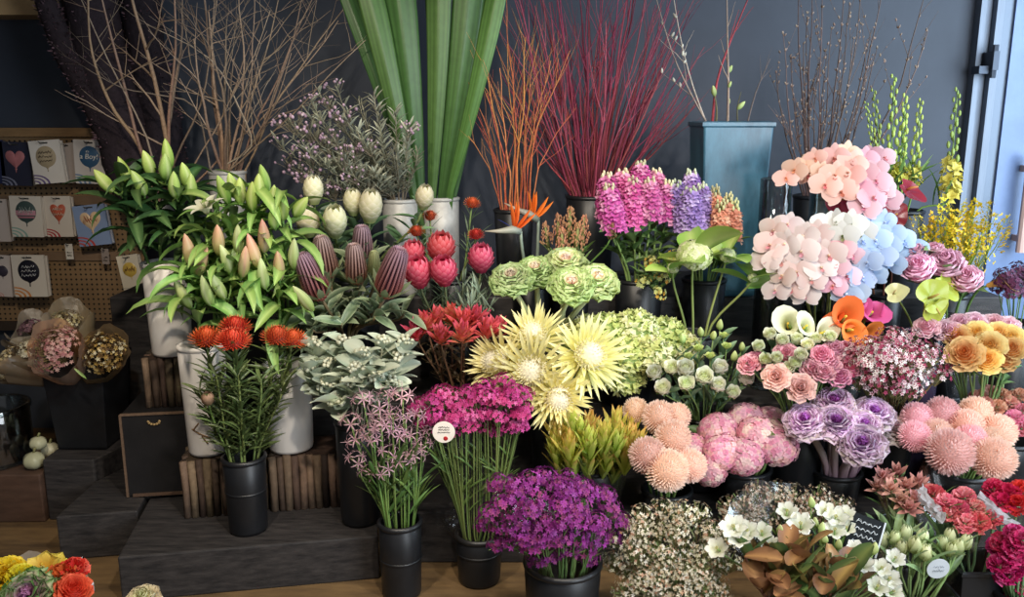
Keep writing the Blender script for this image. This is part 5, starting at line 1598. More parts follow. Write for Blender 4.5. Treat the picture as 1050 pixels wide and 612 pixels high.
# --- grey shrub, flax, branches
SHR = cluster(.055, ['#9a8090', '#b498a6', '#c4b0b4'], 9, .012, ball=True, stemc='#7d7462', leafy=0, drop=.8)
shleaf = leafset('shrub', .055, .009, '#74796a', '#b4b6a0', .8, -.2, nu=4)
shleaf2 = leafset('shrub', .05, .007, '#5a5a4c', '#7f7a66', .8, -.2, nu=4)
sp = []
for x, y, Y in blob(352, 150, 76, 60, 58, 3.52, .12):
    sp.append((x + (x - 352) * (-.25 if y > 160 else .05), y, Y))
for i, s in enumerate(sp):
    flower('shrub_sprig', 'grey green shrub sprig with tiny mauve buds behind the cream proteas', 'shrub sprig', 'grey green shrub sprigs', BSHR, at(*s), SHR if i % 2 else [], scale=U(.8, 1.2), sr=.0022, sc_='#5f5548', sc2='#7d7a66', leaves=(shleaf if i % 3 else shleaf2, 46, .1, 1.0, 1.0, -.05), up=1.0, out=.7, cam=.1)

FLX = painted('flax_blade', .4, .22, var=.12, hue=.012, spec=.45, noise=.22, nscale=34)


def flax(label, px0, py0, px1, py1, wpx, Y, c0='#34502a', c1='#4f7239', twist=.0):
    a = Vector((BFLX.x + (px0 - 452) * .0006, BFLX.y + (Y - 3.66) * .3, BFLX.foot + .03)); b = at(px1, py1, Y); rimp = at(px0, py0, (Y + BFLX.y) / 2)
    m = MB(); n = 16
    W = wpx * Y / FOC
    cen = [rimp.lerp(b, i / (n - 1)) + Vector((.02 * math.sin(3 * i / n), -.05 * math.sin(PI * i / (n - 1)), 0)) for i in range(n)]
    g = np.zeros((n + 1, 13, 3)); cc = np.zeros((n + 1, 13, 3))
    cen = [a] + cen
    for i, p in enumerate(cen):
        t = i / n
        w = W * (.22 + .78 * min(1, (t * 1.5)) ** .8) * (1 - max(0, t - .8) * 4.9) * .5 if i else .006
        ang = twist * t
        for j in range(13):
            v = -1 + 2 * j / 12
            g[i, j] = (p.x + v * w * math.cos(ang), p.y + v * w * math.sin(ang) + w * .35 * abs(v) - .01, p.z)
            st = 1 + .2 * math.sin(j * 2.7)
            cc[i, j] = mix(c0, c1, .3 + .7 * t) * st
    m.grid(g - np.array(a), cc)
    o = link('flax_blade', m.mesh('flax_blade', FLX)); o.location = a
    tag(o, label, 'leaf blade', 'broad green flax blades')
    s = o.modifiers.new('thick', 'SOLIDIFY'); s.thickness = .002


flax('broad green flax blade at left, its edge folded', 424, 200, 356, -90, 26, 3.60, twist=.4)
flax('widest green flax blade, upright in the left half', 430, 200, 391, -110, 34, 3.66)
flax('narrow upright green flax blade in the centre', 443, 200, 447, -110, 25, 3.62, '#3c5a2d', '#5a7c41', -.2)
flax('tall green flax blade right of the centre one', 454, 200, 488, -110, 31, 3.66, twist=.2)
flax('green flax blade leaning right across the others in front', 462, 195, 519, -70, 21, 3.58, '#3f602c', '#5a803f', -.25)
flax('dark green flax blade standing behind, leaning right', 466, 200, 512, -90, 16, 3.76, '#2f4a28', '#456a3a')
flax('dark thin flax blade leaning left behind the brown branches', 424, 195, 330, -70, 18, 3.72, '#33502a', '#4c6c3a', .4)
flax('dark narrow flax blade between the upright ones', 446, 200, 436, -110, 14, 3.78, '#263d20', '#34532b')

# thick dark trunk pieces leaning over the pegboard
DARK = painted('dark_rough_bark', .9, 0, var=.15, hue=.01, noise=.6, nscale=55, bump=1.0)
def trunk(label, pts, radii, c):
    P = [at(*p) for p in pts]; base = P[0]
    m = MB(); PP = []; RR = []
    n = len(P)
    for i in range(n - 1):
        for k in range(4):
            PP.append(P[i].lerp(P[i + 1], k / 4) - base); RR.append((radii[i] + (radii[i + 1] - radii[i]) * k / 4) * U(.9, 1.1))
    PP.append(P[-1] - base); RR.append(radii[-1])
    m.tube(PP, RR, c, 12)
    o = link('dark_trunk', m.mesh('dark_trunk', DARK)); o.location = base; tag(o, label, 'trunk', 'dark rough trunks')
    b = MB()
    for i in range(1000):
        u = RND.random() * (len(PP) - 1); k = min(int(u), len(PP) - 2); p = PP[k].lerp(PP[k + 1], u - k)
        a = U(0, 6.28); d = Vector((math.cos(a), math.sin(a) * .9, U(-.2, .8))).normalized()
        T = TR(*(p + d * RR[k] * .85)) @ facing(d) @ RZ(U(0, 6))
        petal(b, T @ RY(-.7), U(.015, .035), .008, .3, .4, .2, 'lance', mix(c, '#5f464c', RND.random()), mix(c, '#7d5f66', RND.random()), 3, 3)
    link('bristly_bark', b.mesh('bristly_bark', DARK), o)


trunk('thick dark rough trunk leaning left in front of the wall', [(158, 215, 3.95), (128, 140, 3.95), (103, 60, 3.95), (86, -40, 3.95)], [.13, .125, .12, .11], '#2a2126')
trunk('thin dark rough trunk at far left crossing the pale bulkhead', [(120, 150, 3.9), (92, 95, 3.88), (68, 55, 3.86), (36, -25, 3.84)], [.06, .055, .05, .04], '#2c2227')
trunk('dark rough trunk behind the brown branches', [(178, 215, 4.0), (165, 120, 4.0), (150, 50, 4.0), (140, -40, 4.0)], [.09, .085, .08, .08], '#241d24')

BR = ['#7d6150', '#6b5244', '#8a6d56', '#75604e']
def pxl(l, Y0, Y1):
    n = len(l)
    return [at(x, y, Y0 + (Y1 - Y0) * i / (n - 1)) for i, (x, y) in enumerate(l)]


def smooth(pts, k=4):
    out = []
    for i in range(len(pts) - 1):
        p0 = pts[max(i - 1, 0)]; p1 = pts[i]; p2 = pts[i + 1]; p3 = pts[min(i + 2, len(pts) - 1)]
        for j in range(k):
            t = j / k
            out.append(.5 * ((2 * p1) + (p2 - p0) * t + (2 * p0 - 5 * p1 + 4 * p2 - p3) * t * t + (3 * p1 - p0 - 3 * p2 + p3) * t ** 3))
    out.append(pts[-1])
    return out


def foot(bk):
    return Vector((bk.x + U(-.5, .5) * bk.r, bk.y + U(-.5, .5) * bk.r, bk.foot + .03))


thick = [('pale barked bent branch curving over the dark trunk, leftmost branch', BTW2, [(155, 190), (143, 150), (118, 115), (102, 80), (92, 40), (90, -20)], .011, '#9a7f5e'),
         ('brown branch rising left from behind the lily buds', BTW2, [(160, 190), (143, 150), (128, 90), (112, 30), (100, -20)], .010, '#75594a'),
         ('thick straight brown branch leaning left at centre of branch bunch', BTW2, [(182, 195), (172, 150), (158, 80), (138, 10), (130, -25)], .014, '#84694f'),
         ('brown branch standing upright behind the lilies', BTW2, [(174, 190), (173, 120), (180, 50), (178, -20)], .010, '#7d5f4a'),
         ('thin brown branch leaning far left across the dark trunk', BTW2, [(160, 190), (150, 140), (110, 60), (75, -20)], .006, '#7a6a5c'),
         ('grey forked branch running right to left at shoulder height', BTW1, [(215, 170), (200, 110), (160, 97), (125, 90), (88, 70)], .005, '#86796a'),
         ('pale thin branch arching right above the metal vase', BTW1, [(228, 170), (258, 150), (245, 110), (215, 60), (150, 25)], .005, '#8f8272')]
for lb, bk, l, r, c in thick:
    pts = pxl(l, 3.72, 3.62)
    branch('bare_branch', lb, 'branch', 'bare brown branches', None, None, r, c, mix(c, '#a08f7e', .4), pts=[foot(bk)] + smooth(pts, 3), twigs=3, twl=.3, spread=.6)
tips = [(186, -15), (196, 5), (205, -20), (214, 12), (224, -12), (233, 20), (246, -10), (262, -15), (276, 10), (292, -20), (310, 0), (328, -15), (346, 20), (364, -10), (200, 40), (218, 50), (374, 40), (300, 55), (240, 60)]
for i, (x, y) in enumerate(tips):
    bk = BTW1 if i % 4 else BTW2
    a = foot(bk); off = (x - 235) * .0006
    rim = Vector((bk.x + off, bk.y, bk.rim))
    tip = at(x, y, U(3.5, 3.85))
    pts = [a] + wander(rim, tip, 11, .022, U(-.05, .05))
    branch('bare_branch', auto_labels('bare brown branch spreading behind lilies', tips)[i], 'branch', 'bare brown branches', None, None, U(.0065, .011) if x < 250 else U(.005, .007), RND.choice(BR), '#94816f', pts=pts, twigs=4, twl=.33, spread=.6, tmin=.3)

# orange twigs
OT = [(479, 85), (487, 110), (494, 60), (503, 130), (511, 70), (521, 45), (528, 58), (541, 38), (547, 35), (553, 44), (565, 62), (574, 60), (584, 52), (500, 95), (535, 85), (560, 95), (520, -10), (480, 140), (590, 110), (545, 120)]
for i, (x, y) in enumerate(OT):
    a = foot(BORT)
    rim = Vector((BORT.x + (x - 527) * .0012, BORT.y, BORT.rim)); tip = at(x, y, U(3.5, 3.72))
    branch('orange_twig', auto_labels('thin orange twig rising behind birds of paradise', OT)[i], 'twig', 'orange twigs', None, None, U(.0035, .005), RND.choice(['#96482e', '#a85a34', '#8f3a2c', '#a06c40']), RND.choice(['#b07a46', '#a0543a']), pts=[a] + wander(rim, tip, 12, .03, (527 - x) * -.0012), twigs=4, twl=.3, spread=.35, sub=False)
# dark red dogwood stems
DT = [(x, RND.choice((-60, -30, -10, 20, 50, 75)) + abs(x - 612) * .25) for x in [510 + 212 * (i + U(-.3, .3)) / 83 for i in range(84)]]
for i, (x, y) in enumerate(DT):
    a = foot(BDOG)
    rim = Vector((BDOG.x + (x - 612) * .0008 + U(-.02, .02), BDOG.y + U(-.05, .05), BDOG.rim)); tip = at(x, y, U(3.55, 4.0))
    branch('dogwood_stem', 'straight dark red dogwood stem in the tall fan behind pink stock', 'stem', 'dark red dogwood stems', None, None, U(.0042, .0068), RND.choice(['#6a2434', '#7a2c3c', '#5d2030', '#75383a']), RND.choice(['#84344a', '#7a2c42', '#8f4650']), pts=[a] + wander(rim, tip, 12, .018, U(-.02, .02)), twigs=3, twl=.28, spread=.32, sub=False)
# magnolia branches in blue planter
MB_ = [lily_bud_mesh(.05, .011, '#8a9a5a', '#c9d08a')]
WB = [lily_bud_mesh(.03, .007, '#b9b4a4', '#d9d8cc')]
for lb, l, c, bd in [('upright pale branch with green buds rising from blue planter', [(746, 135), (747, 90), (746, 40), (745, -25)], '#9a8478', (MB_[0], 3, .8)),
                     ('forked grey branch leaning left out of blue planter', [(730, 135), (708, 95), (688, 50), (668, -20)], '#86786c', (WB[0], 8, .8)),
                     ('pale straight branch at left of blue planter crossing the forked one', [(728, 135), (711, 90), (698, 40), (688, -20)], '#a09488', (WB[0], 6, .8)),
                     ('red twig leaning right behind the upright planter branch', [(730, 135), (735, 85), (750, 40), (775, -20)], '#8f3a48', None),
                     ('short green budded twig in blue planter, left of upright branch', [(734, 132), (735, 112), (732, 94)], '#6d6a4c', (MB_[0], 1, .9)),
                     ('short twig with one large green bud, right in blue planter', [(757, 132), (756, 112), (760, 94)], '#6d6a4c', (MB_[0], 1, .9)),
                     ('thin dark twig leaning right over blue planter rim', [(765, 132), (775, 95), (790, 60)], '#5f5550', None)]:
    pts = smooth(pxl(l, 3.64, 3.6), 3)
    branch('planter_branch', lb, 'branch', 'branches in the blue planter', None, None, .007 if 'upright' in lb else .0045, c, c, pts=[Vector((BPOT.x, BPOT.y, BPOT.foot + .02))] + pts, twigs=0 if 'short' in lb else 3, twl=.15, spread=.4, buds=bd, sub=False)
# brown budding branches
BUDM = [lily_bud_mesh(.022, .0055, '#8a6a58', '#b8a494')]
PT = [(820, -20), (803, 35), (812, 60), (828, 20), (845, -15), (853, 30), (868, -20), (876, 40), (884, -25), (893, 30), (905, -20), (948, -5), (951, 32), (838, 70), (860, 85), (796, 75), (824, 45), (816, 100), (832, -10), (848, 55), (872, 5), (888, 70), (900, 50)]
for i, (x, y) in enumerate(PT):
    a = foot(BBUD)
    rim = Vector((BBUD.x + (x - 845) * .0011, BBUD.y, BBUD.rim)); tip = at(x, y, U(3.7, 3.95))
    branch('budding_branch', auto_labels('brown budding branch behind peach orchids', PT)[i], 'branch', 'brown budding branches', None, None, U(.004, .0062), RND.choice(['#54403c', '#654c44', '#473634']), '#6f5c54', pts=[a] + wander(rim, tip, 11, .016, (x - 850) * -.0006), twigs=4, twl=.22, spread=.35, buds=(BUDM[0], 22, .62), sub=False)

# --- silver grey foliage
sil = leafset('silver', .09, .06, '#98a992', '#cdd5c0', .5, -.6, fold=.1, prof='round', n=3, nu=7, vein='#c9cfb8')
SILB = [cluster(.03, ['#b9b9a0', '#c9c8b0'], 16, .015, ball=True, stemc='#a9ab94', drop=.9)]
SP = [(322, 352, 2.86), (338, 372, 2.8), (352, 350, 2.84), (372, 362, 2.78), (392, 350, 2.82), (410, 366, 2.8), (332, 395, 2.76), (358, 392, 2.74), (384, 386, 2.74), (402, 392, 2.76), (318, 378, 2.8), (366, 378, 2.74), (345, 412, 2.74), (415, 350, 2.86)]
bunch('silver_leaf_branch', 'silver grey branch with rounded leaves', 'foliage branch', 'silver grey leaf branches', BSIL, SP, SILB, sr=.004, sc_='#9a9c84', leaves=(sil, 15, .35, 1.0, 1.0, -.3), up=.9, out=.5, cam=.4)
# --- mauve spidery flowers
SPI = [spider_umbel(.06, '#b98a98', '#d9b4b8', 5, .075), spider_umbel(.054, '#a87a8c', '#cfa8b0', 5, .07)]
bunch('spidery_flower', 'mauve spidery flower on a tall thin green stalk', 'flower', 'mauve spidery flowers', BNER, blob(398, 448, 40, 42, 24, 2.68, .06), SPI, shared=True, sr=.0028, sc_='#5f7d3c', sc2='#7f9a58', up=1.0, out=.5, cam=.4, leaves=(grassy, 3, .05, .7, 1.1, -.3))
# --- magenta statice in cellophane
STA_ = [cluster(.042, ['#c4387e', '#d0488e', '#b02c6e', '#d968a0'], 70, .014, 5, .5, '#6d8048', 4), cluster(.04, ['#b83478', '#cc4a92', '#a8286a'], 64, .014, 5, .5, '#6d8048', 4)]
ms = blob(462, 420, 34, 22, 22, 2.74, .06) + blob(514, 416, 32, 26, 22, 2.76, .06)
bunch('magenta_statice', 'magenta statice sprig in clear sleeve behind round white tag', 'statice', 'magenta statice sprigs', BMAG, ms, STA_, shared=True, sr=.0025, sc_='#6d8048', up=1.0, out=.5, cam=.35, leaves=(grassy, 2, .2, .7, .8, -.3))
# --- purple statice
STU = [cluster(.043, ['#8f2a84', '#a23a96', '#741e6a', '#a850a0', '#863266'], 64, .017, 5, .5, '#5f7a44', 5), cluster(.042, ['#96348c', '#6d1c64', '#a0447e'], 60, .016, 5, .5, '#5f7a44', 5)]
bunch('purple_statice', 'purple statice sprig in wide black front bucket', 'statice', 'purple statice sprigs', BPUR, blob(562, 531, 71, 46, 46, 2.44, .15), STU, shared=True, sr=.0025, sc_='#5f7a44', up=.7, out=.8, cam=.4, leaves=(waxleaf, 5, .3, .95, 1.0, .05))
# --- cream filler flowers
BFI = bucket_at(685, 615, 2.47, .11, 'black bucket of cream filler flowers at the front', 0)
FIL = [cluster(.045, ['#e6dcc4', '#d9c4a4', '#efe8d6', '#c49a7c', '#d8cfae'], 56, .011, 4, .9, '#7d7a4c', 16), cluster(.043, ['#dccba8', '#e8e0cc', '#b98a6a', '#efe9da'], 54, .010, 4, .9, '#6d7a44', 18)]
bunch('cream_filler', 'sprig of tiny cream filler flowers beside purple statice', 'filler flower', 'cream filler sprigs', BFI, [(x, y, Y + U(-.05, .05)) for x, y, Y in blob(686, 566, 60, 46, 42, 2.5, .12)], FIL, shared=True, sr=.002, sc_='#7a6a48', up=.7, out=.8, cam=.4, leaves=(waxleaf, 9, .3, .95, .9, .05))
bunch('cream_filler', 'low sprig of cream filler flowers along the bottom edge', 'filler flower', 'low cream filler sprigs', BFI, blob(690, 603, 54, 22, 26, 2.40, .06), FIL, shared=True, sr=.002, sc_='#7a6a48', up=.4, out=.9, cam=.5, leaves=(waxleaf, 9, .3, .95, .9, .05))
BFJ = bucket_at(805, 540, 2.78, .09, 'black bucket of tan filler flowers behind white freesias', 0)
bunch('tan_filler', 'sprig of tiny tan filler flowers under the purple kale', 'filler flower', 'tan filler sprigs', BFJ, blob(806, 520, 62, 18, 26, 2.7, .08), [cluster(.042, ['#c9ad90', '#d9c8b0', '#b08a74', '#e3dccb'], 50, .010, 4, .9, '#6d6a4c', 12)], shared=True, sr=.002, sc_='#7a6a48', up=.8, out=.7, cam=.4, leaves=(waxleaf, 7, .3, .95, .9, .05))
# --- white freesias with rust backed magnolia leaves
BWH = bucket_at(832, 640, 2.36, .12, 'black bucket of white freesias and rust brown leaves, out front', 0)
TRU = [trumpet(.036, '#e0e0d6', '#e8e7e0'), trumpet(.033, '#dcdfce', '#e6e5da')]
FR = [(752, 540, 2.34, 1.2), (766, 544, 2.33, 1.1), (758, 551, 2.32, 1.0), (781, 545, 2.34, 1.0), (790, 558, 2.32, .9), (807, 524, 2.4, 1.05), (821, 537, 2.36, 1.15), (846, 523, 2.42, 1.0), (857, 530, 2.4, 1.1), (866, 527, 2.42, 1.0), (856, 543, 2.37, 1.0), (868, 541, 2.4, .9), (886, 578, 2.3, .9), (904, 582, 2.3, .95), (912, 593, 2.28, 1.0), (900, 601, 2.26, 1.0), (918, 572, 2.34, .9), (916, 606, 2.26, .95), (877, 562, 2.34, .8), (735, 562, 2.34, 1.1)]
bunch('white_freesia', 'white freesia bloom', 'freesia', 'white freesias', BWH, FR, TRU, sr=.0035, sc_='#7f9a5a', up=.4, out=.4, cam=.8)
bunch('freesia_bud', 'green freesia bud', 'freesia bud', 'green freesia buds', BWH, [(842, 548, 2.35), (836, 541, 2.37), (859, 563, 2.33), (845, 557, 2.34), (832, 520, 2.42), (895, 568, 2.34), (800, 548, 2.36)], [[('bud', lily_bud_mesh(.045, .011, '#9db85a', '#d9dfa0'))]], sr=.003, sc_='#7f9a5a', up=1, leaves=(grassy, 2, .5, .95, 1.0, -.3))
magU = leafset('magnolia', .13, .06, '#674630', '#86603e', .5, -.5, fold=.1, prof='ovate', n=3, nu=7, vein='#b58a58')
magG = leafset('magnolia', .13, .06, '#2f4a2a', '#4a6638', .5, -.5, fold=.1, prof='ovate', n=2, nu=7, vein='#7d8f50')
magM = magU + magG + magG + leafset('magnolia', .12, .058, '#6a6a34', '#9a7a44', .5, -.5, fold=.1, prof='ovate', n=2, nu=7, vein='#b09a5c')
bunch('magnolia_branch', 'branch of rust backed magnolia leaves', 'foliage branch', 'magnolia leaf branches', BWH, [(764, 570, 2.3), (788, 585, 2.26), (805, 568, 2.28), (826, 565, 2.28), (846, 588, 2.24), (822, 597, 2.22), (780, 604, 2.22), (868, 592, 2.25), (800, 606, 2.2), (852, 608, 2.2)], [[('leaf_tip', magU[0])]], sr=.005, sc_='#6d4c34', up=1.0, out=.6, cam=.3, leaves=(magM, 6, .45, .95, 1.0, -.75))
# --- tulips
BT1 = bucket_at(940, 597, 2.46, .1, 'black bucket of pale tulips, left of the front pair', 0, square=True)
BT2 = bucket_at(1000, 574, 2.52, .09, 'black bucket under the coral carnations at front right', 0, square=True)
TUL = [tulip(.064, .025, '#b9c884', '#ecebc0'), tulip(.06, .024, '#adc078', '#e6e8b4')]
tulleaf = leafset('tulip', .13, .022, '#6f9058', '#9fb884', 1.1, -.5, fold=.25)
bunch('pale_tulip', 'pale green tulip in clear sleeve', 'tulip', 'pale green tulips', BT1, [(906, 552, 2.5), (918, 550, 2.47), (929, 546, 2.5), (938, 558, 2.42, 1.15), (949, 565, 2.42), (925, 560, 2.44), (946, 550, 2.48), (967, 556, 2.47), (974, 548, 2.5), (983, 558, 2.44), (991, 554, 2.47), (976, 562, 2.44)], TUL, sr=.004, sc_='#8fa868', up=1.0, out=.3, cam=.25, leaves=(tulleaf, 3, .1, .7, .9, -.15), attach=.035)
bunch('tulip_leaf_stalk', 'tulip stalk with upright green leaves', 'tulip leaf', 'tulip leaves', BT1, [(900, 552, 2.54), (915, 550, 2.56), (932, 552, 2.56), (950, 555, 2.54), (965, 552, 2.55), (980, 556, 2.53)], [[('leaf_tip', tulleaf[0])]], sr=.003, sc_='#8fa868', up=1.0, leaves=(tulleaf, 5, .3, 1.0, .9, -.15))
# --- rose pink sedum rosettes
BSE = bucket_at(925, 535, 2.72, .08, 'black bucket of dusty pink leafy rosettes behind tulips', 0)
SED = [leuca(.03, .055, '#c08a78', '#e2b0a0', '#d69a92', 16, .9), leuca(.032, .058, '#a87868', '#cf9486', '#d9a890', 16, .9)]
bunch('dusty_rosette', 'dusty pink leafy rosette', 'flower rosette', 'dusty pink rosettes', BSE, [(906, 490, 2.68), (920, 486, 2.7), (914, 502, 2.62), (929, 500, 2.64), (942, 497, 2.66), (924, 514, 2.6), (938, 513, 2.6), (949, 508, 2.63), (900, 500, 2.66), (932, 522, 2.58)], SED, scale=1.25, sr=.004, sc_='#7f8a5a', up=.6, out=.5, cam=.7, leaves=(grassy, 4, .2, .8, .7, -.3))
# --- coral and red carnations, hot pink at the corner
COR = [carnation(.040, ['#e86a6c', '#ee8480', '#e05a68']), carnation(.038, ['#ea7e88', '#f29c9c', '#e26c7c'])]
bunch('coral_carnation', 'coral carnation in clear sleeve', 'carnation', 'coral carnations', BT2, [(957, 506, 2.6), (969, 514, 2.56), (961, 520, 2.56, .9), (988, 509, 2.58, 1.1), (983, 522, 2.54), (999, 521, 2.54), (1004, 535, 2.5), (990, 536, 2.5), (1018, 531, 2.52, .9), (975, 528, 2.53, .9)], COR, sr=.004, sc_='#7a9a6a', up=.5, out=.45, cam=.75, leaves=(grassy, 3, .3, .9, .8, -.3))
BRC = bucket_at(1042, 570, 2.58, .09, 'black bucket of red carnations at right edge', 0)
RED = [carnation(.042, ['#d92c4a', '#e24a60', '#c92040'])]
bunch('red_carnation', 'bright red carnation', 'carnation', 'bright red carnations', BRC, [(1020, 501, 2.6), (1034, 506, 2.57), (1046, 503, 2.58), (1043, 517, 2.53), (1028, 515, 2.55)], RED, sr=.004, sc_='#7a9a6a', up=.5, out=.4, cam=.75)
BHP = bucket_at(1050, 620, 2.44, .1, 'black bucket of hot pink carnations at lower right corner', 0)
HOT = [carnation(.040, ['#c92468', '#d93a7c', '#b81c5c', '#e0588e'])]
bunch('hot_pink_carnation', 'hot pink carnation', 'carnation', 'hot pink carnations', BHP, [(x, y, Y) for x, y, Y in blob(1042, 572, 20, 30, 16, 2.44, .06)], HOT, sr=.004, sc_='#7a9a6a', up=.4, out=.5, cam=.75)
BPK = bucket_at(1035, 450, 3.05, .09, 'dark bucket of peach blossoms at right behind salmon pompoms', .201)
PKC = [carnation(.034, ['#e9a68c', '#f0bca4', '#dd9480']), carnation(.034, ['#e0a08e', '#ecb4a4'])]
bunch('peach_carnation', 'small peach carnation', 'carnation', 'small peach carnations', BPK, [(1003, 407, 2.96), (1015, 402, 2.98), (1027, 405, 2.96), (1010, 414, 2.93), (1022, 417, 2.92), (1035, 413, 2.94), (1045, 405, 2.97), (998, 414, 2.95)], PKC, sr=.003, sc_='#7a9a6a', up=.6, out=.4, cam=.6, leaves=(lisleaf, 4, .3, .9, .8, -.4))
bunch('rose_pink_carnation', 'rose pink carnation at right edge', 'carnation', 'rose pink carnations', BPK, [(1040, 428, 2.88), (1047, 438, 2.86), (1034, 436, 2.87), (1048, 421, 2.9)], [carnation(.036, ['#df7f94', '#e89aa8'])], sr=.003, sc_='#7a9a6a', up=.6, out=.4, cam=.6)
# ------------------------------------------------------------------ sleeves, tags, dried bouquets, foreground bouquet
def sleeve(name, label, bk, r0, r1, z0, z1, mat, tilt=(0, 0), wob=.06, seg=40, group=None, point=.05, cat='sleeve', arc=1.0, start=0.0):
    """crumpled cone of clear film round a bunch"""
    m = MB(); n = 9
    k = seg if arc >= 1 else int(seg * arc) + 1
    g = np.zeros((n, k, 3))
    ph = [U(0, 6) for _ in range(4)]
    for i in range(n):
        t = i / (n - 1)
        for j in range(k):
            a = start + 2 * PI * j / seg
            w = 1 + wob * t * (math.sin(5 * a + ph[0] + 2 * t) + .6 * math.sin(11 * a + ph[1] - 3 * t))
            r = (r0 + (r1 - r0) * t ** .9) * w
            z = z0 + (z1 - z0) * t + point * t ** 3 * (math.sin(2 * a + ph[2]) + .5 * math.sin(4 * a + ph[3]))
            g[i, j] = (r * math.cos(a) + tilt[0] * t, r * math.sin(a) + tilt[1] * t, z)
    m.grid(g, C('#ffffff'), arc >= 1)
    o = link(name, m.mesh(name, mat))
    o.location = (bk.x, bk.y, 0)
    return tag(o, label, cat, group)


sleeve('cellophane_sleeve', 'clear cellophane cone round the magenta statice', BMAG, .07, .17, BMAG.rim - .02, zat(415, 2.74), FILM, (0, 0), .07, point=.03)
sleeve('cellophane_sleeve', 'loose cellophane flap over the magenta statice bucket rim', BMAG, .088, .13, BMAG.rim - .01, BMAG.rim + .06, FILM, (-.02, -.03), .05, point=.03)
sleeve('cellophane_sleeve', 'clear cellophane round the purple statice', BPUR, .112, .21, BPUR.rim - .02, zat(500, 2.45), FILM, (-.04, 0), .06)
sleeve('cellophane_sleeve', 'clear cellophane cone round the apricot roses', BRO, .095, .18, BRO.rim - .08, zat(322, 3.0), FILM, (0, -.02), .06)
sleeve('cellophane_sleeve', 'clear cellophane round the coral carnations', BT2, .09, .20, BT2.rim - .02, zat(495, 2.6), FILM, (-.04, .03), .07)
sleeve('cellophane_sleeve', 'clear cellophane round the pale tulips', BT1, .1, .15, BT1.rim - .02, zat(535, 2.5), FILM, (.02, .02), .06)
sleeve('cellophane_sleeve', 'clear cellophane round the white freesias', BWH, .115, .25, BWH.rim - .02, zat(535, 2.4), FILM, (0, .02), .05)
sleeve('cellophane_sleeve', 'clear cellophane round the tan filler flowers', BFJ, .085, .2, BFJ.rim - .04, zat(520, 2.75), FILM, (0, .02), .06)
sleeve('cellophane_sleeve', 'clear cellophane round the yellow green foliage', BYG, .095, .16, BYG.rim - .02, zat(468, 2.85), FILM, (0, -.02), .05)
for lb, px, py, Y, r in (('pale round sticker on the tulip sleeve', 962, 583, 2.355, .034),):
    p = at(px, py, Y)
    t = thing('round_sticker', lb, 'sticker', p)
    m = MB(); m.lathe([(.001, .0012), (r, .001), (r, -.001), (.001, -.001)], '#c9d0d6', 28, RX(PI / 2 + .1)); link('sticker_disc', m.mesh('sticker_disc', CARD, False), t)
    scribble(t, r * 1.2, r * .8, '#9aa4ae', TR(0, -.002, 0), 2, r=.0007)
# white crumpled paper edges at the carnations
for lb, pts in (('white crumpled paper edge left of the coral carnations', [(944, 500, 2.6), (951, 515, 2.56), (962, 526, 2.53), (968, 535, 2.5)]), ('white crumpled paper fold between coral and red carnations', [(1004, 508, 2.58), (1016, 520, 2.53), (1030, 533, 2.5), (1044, 541, 2.48)])):
    P = [at(*q) for q in pts]; m = MB(); n = 12; g = np.zeros((n, 5, 3))
    PP = smooth(P, 4); idx = np.linspace(0, len(PP) - 1, n)
    for i in range(n):
        p = PP[int(idx[i])]
        for j in range(5):
            v = -1 + j / 2
            g[i, j] = (p.x - P[0].x + v * .012 + U(-.004, .004), p.y - P[0].y + .012 * v * v + U(-.006, .006), p.z - P[0].z + v * .011 + U(-.006, .006))
    m.grid(g, C('#b9b4b6'))
    o = link('paper_wrap', m.mesh('paper_wrap', painted('thin_paper', .6, .35, var=.02), False)); o.location = P[0]; tag(o, lb, 'wrapping paper')
    s = o.modifiers.new('thick', 'SOLIDIFY'); s.thickness = .0015

# round white tag on the magenta statice
p = at(455, 443, 2.60)
t = thing('round_tag', 'round white tag with red mark on the magenta statice sleeve', 'tag', p)
m = MB(); m.lathe([(.001, .0015), (.036, .0012), (.0365, 0), (.001, -.001)], '#e6dcd0', 32, RX(PI / 2) @ SC(1, 1, 1)); link('tag_disc', m.mesh('tag_disc', CARD, False), t)
scribble(t, .045, .026, '#5a5450', TR(0, -.0022, .008), 3, r=.0007)
m = MB(); m.ball((.006, -.002, -.021), (.0075, .0012, .0075), '#a8282c', 12, 8); link('red_mark', m.mesh('red_mark', INK), t)

# chalkboard sign
p = at(886, 548, 2.40)
t = thing('chalkboard_sign', 'small tilted black chalkboard with white chalk writing among freesias', 'sign', p)
R0 = RX(-.35) @ RY(math.radians(20))
m = MB(); m.box((-.05, -.003, -.055), (.05, .003, .055), '#1c1f22', R0); link('board', m.mesh('board', painted('chalkboard', .85, 0, var=0, hue=0, spec=.15), False), t)
m = MB(); m.box((.048, -.005, -.056), (.053, .005, .056), '#aeb4b8', R0); link('pale_edge', m.mesh('pale_edge', CARD, False), t)
scribble(t, .08, .085, '#d9dde0', R0 @ TR(0, -.0042, .002), 4, r=.0011, amp=.42)
m = MB(); m.tube([(0, .004, -.05), (0, .03, -.34)], .004, '#3a3a3a', 6); link('stake', m.mesh('stake', STEM), t)

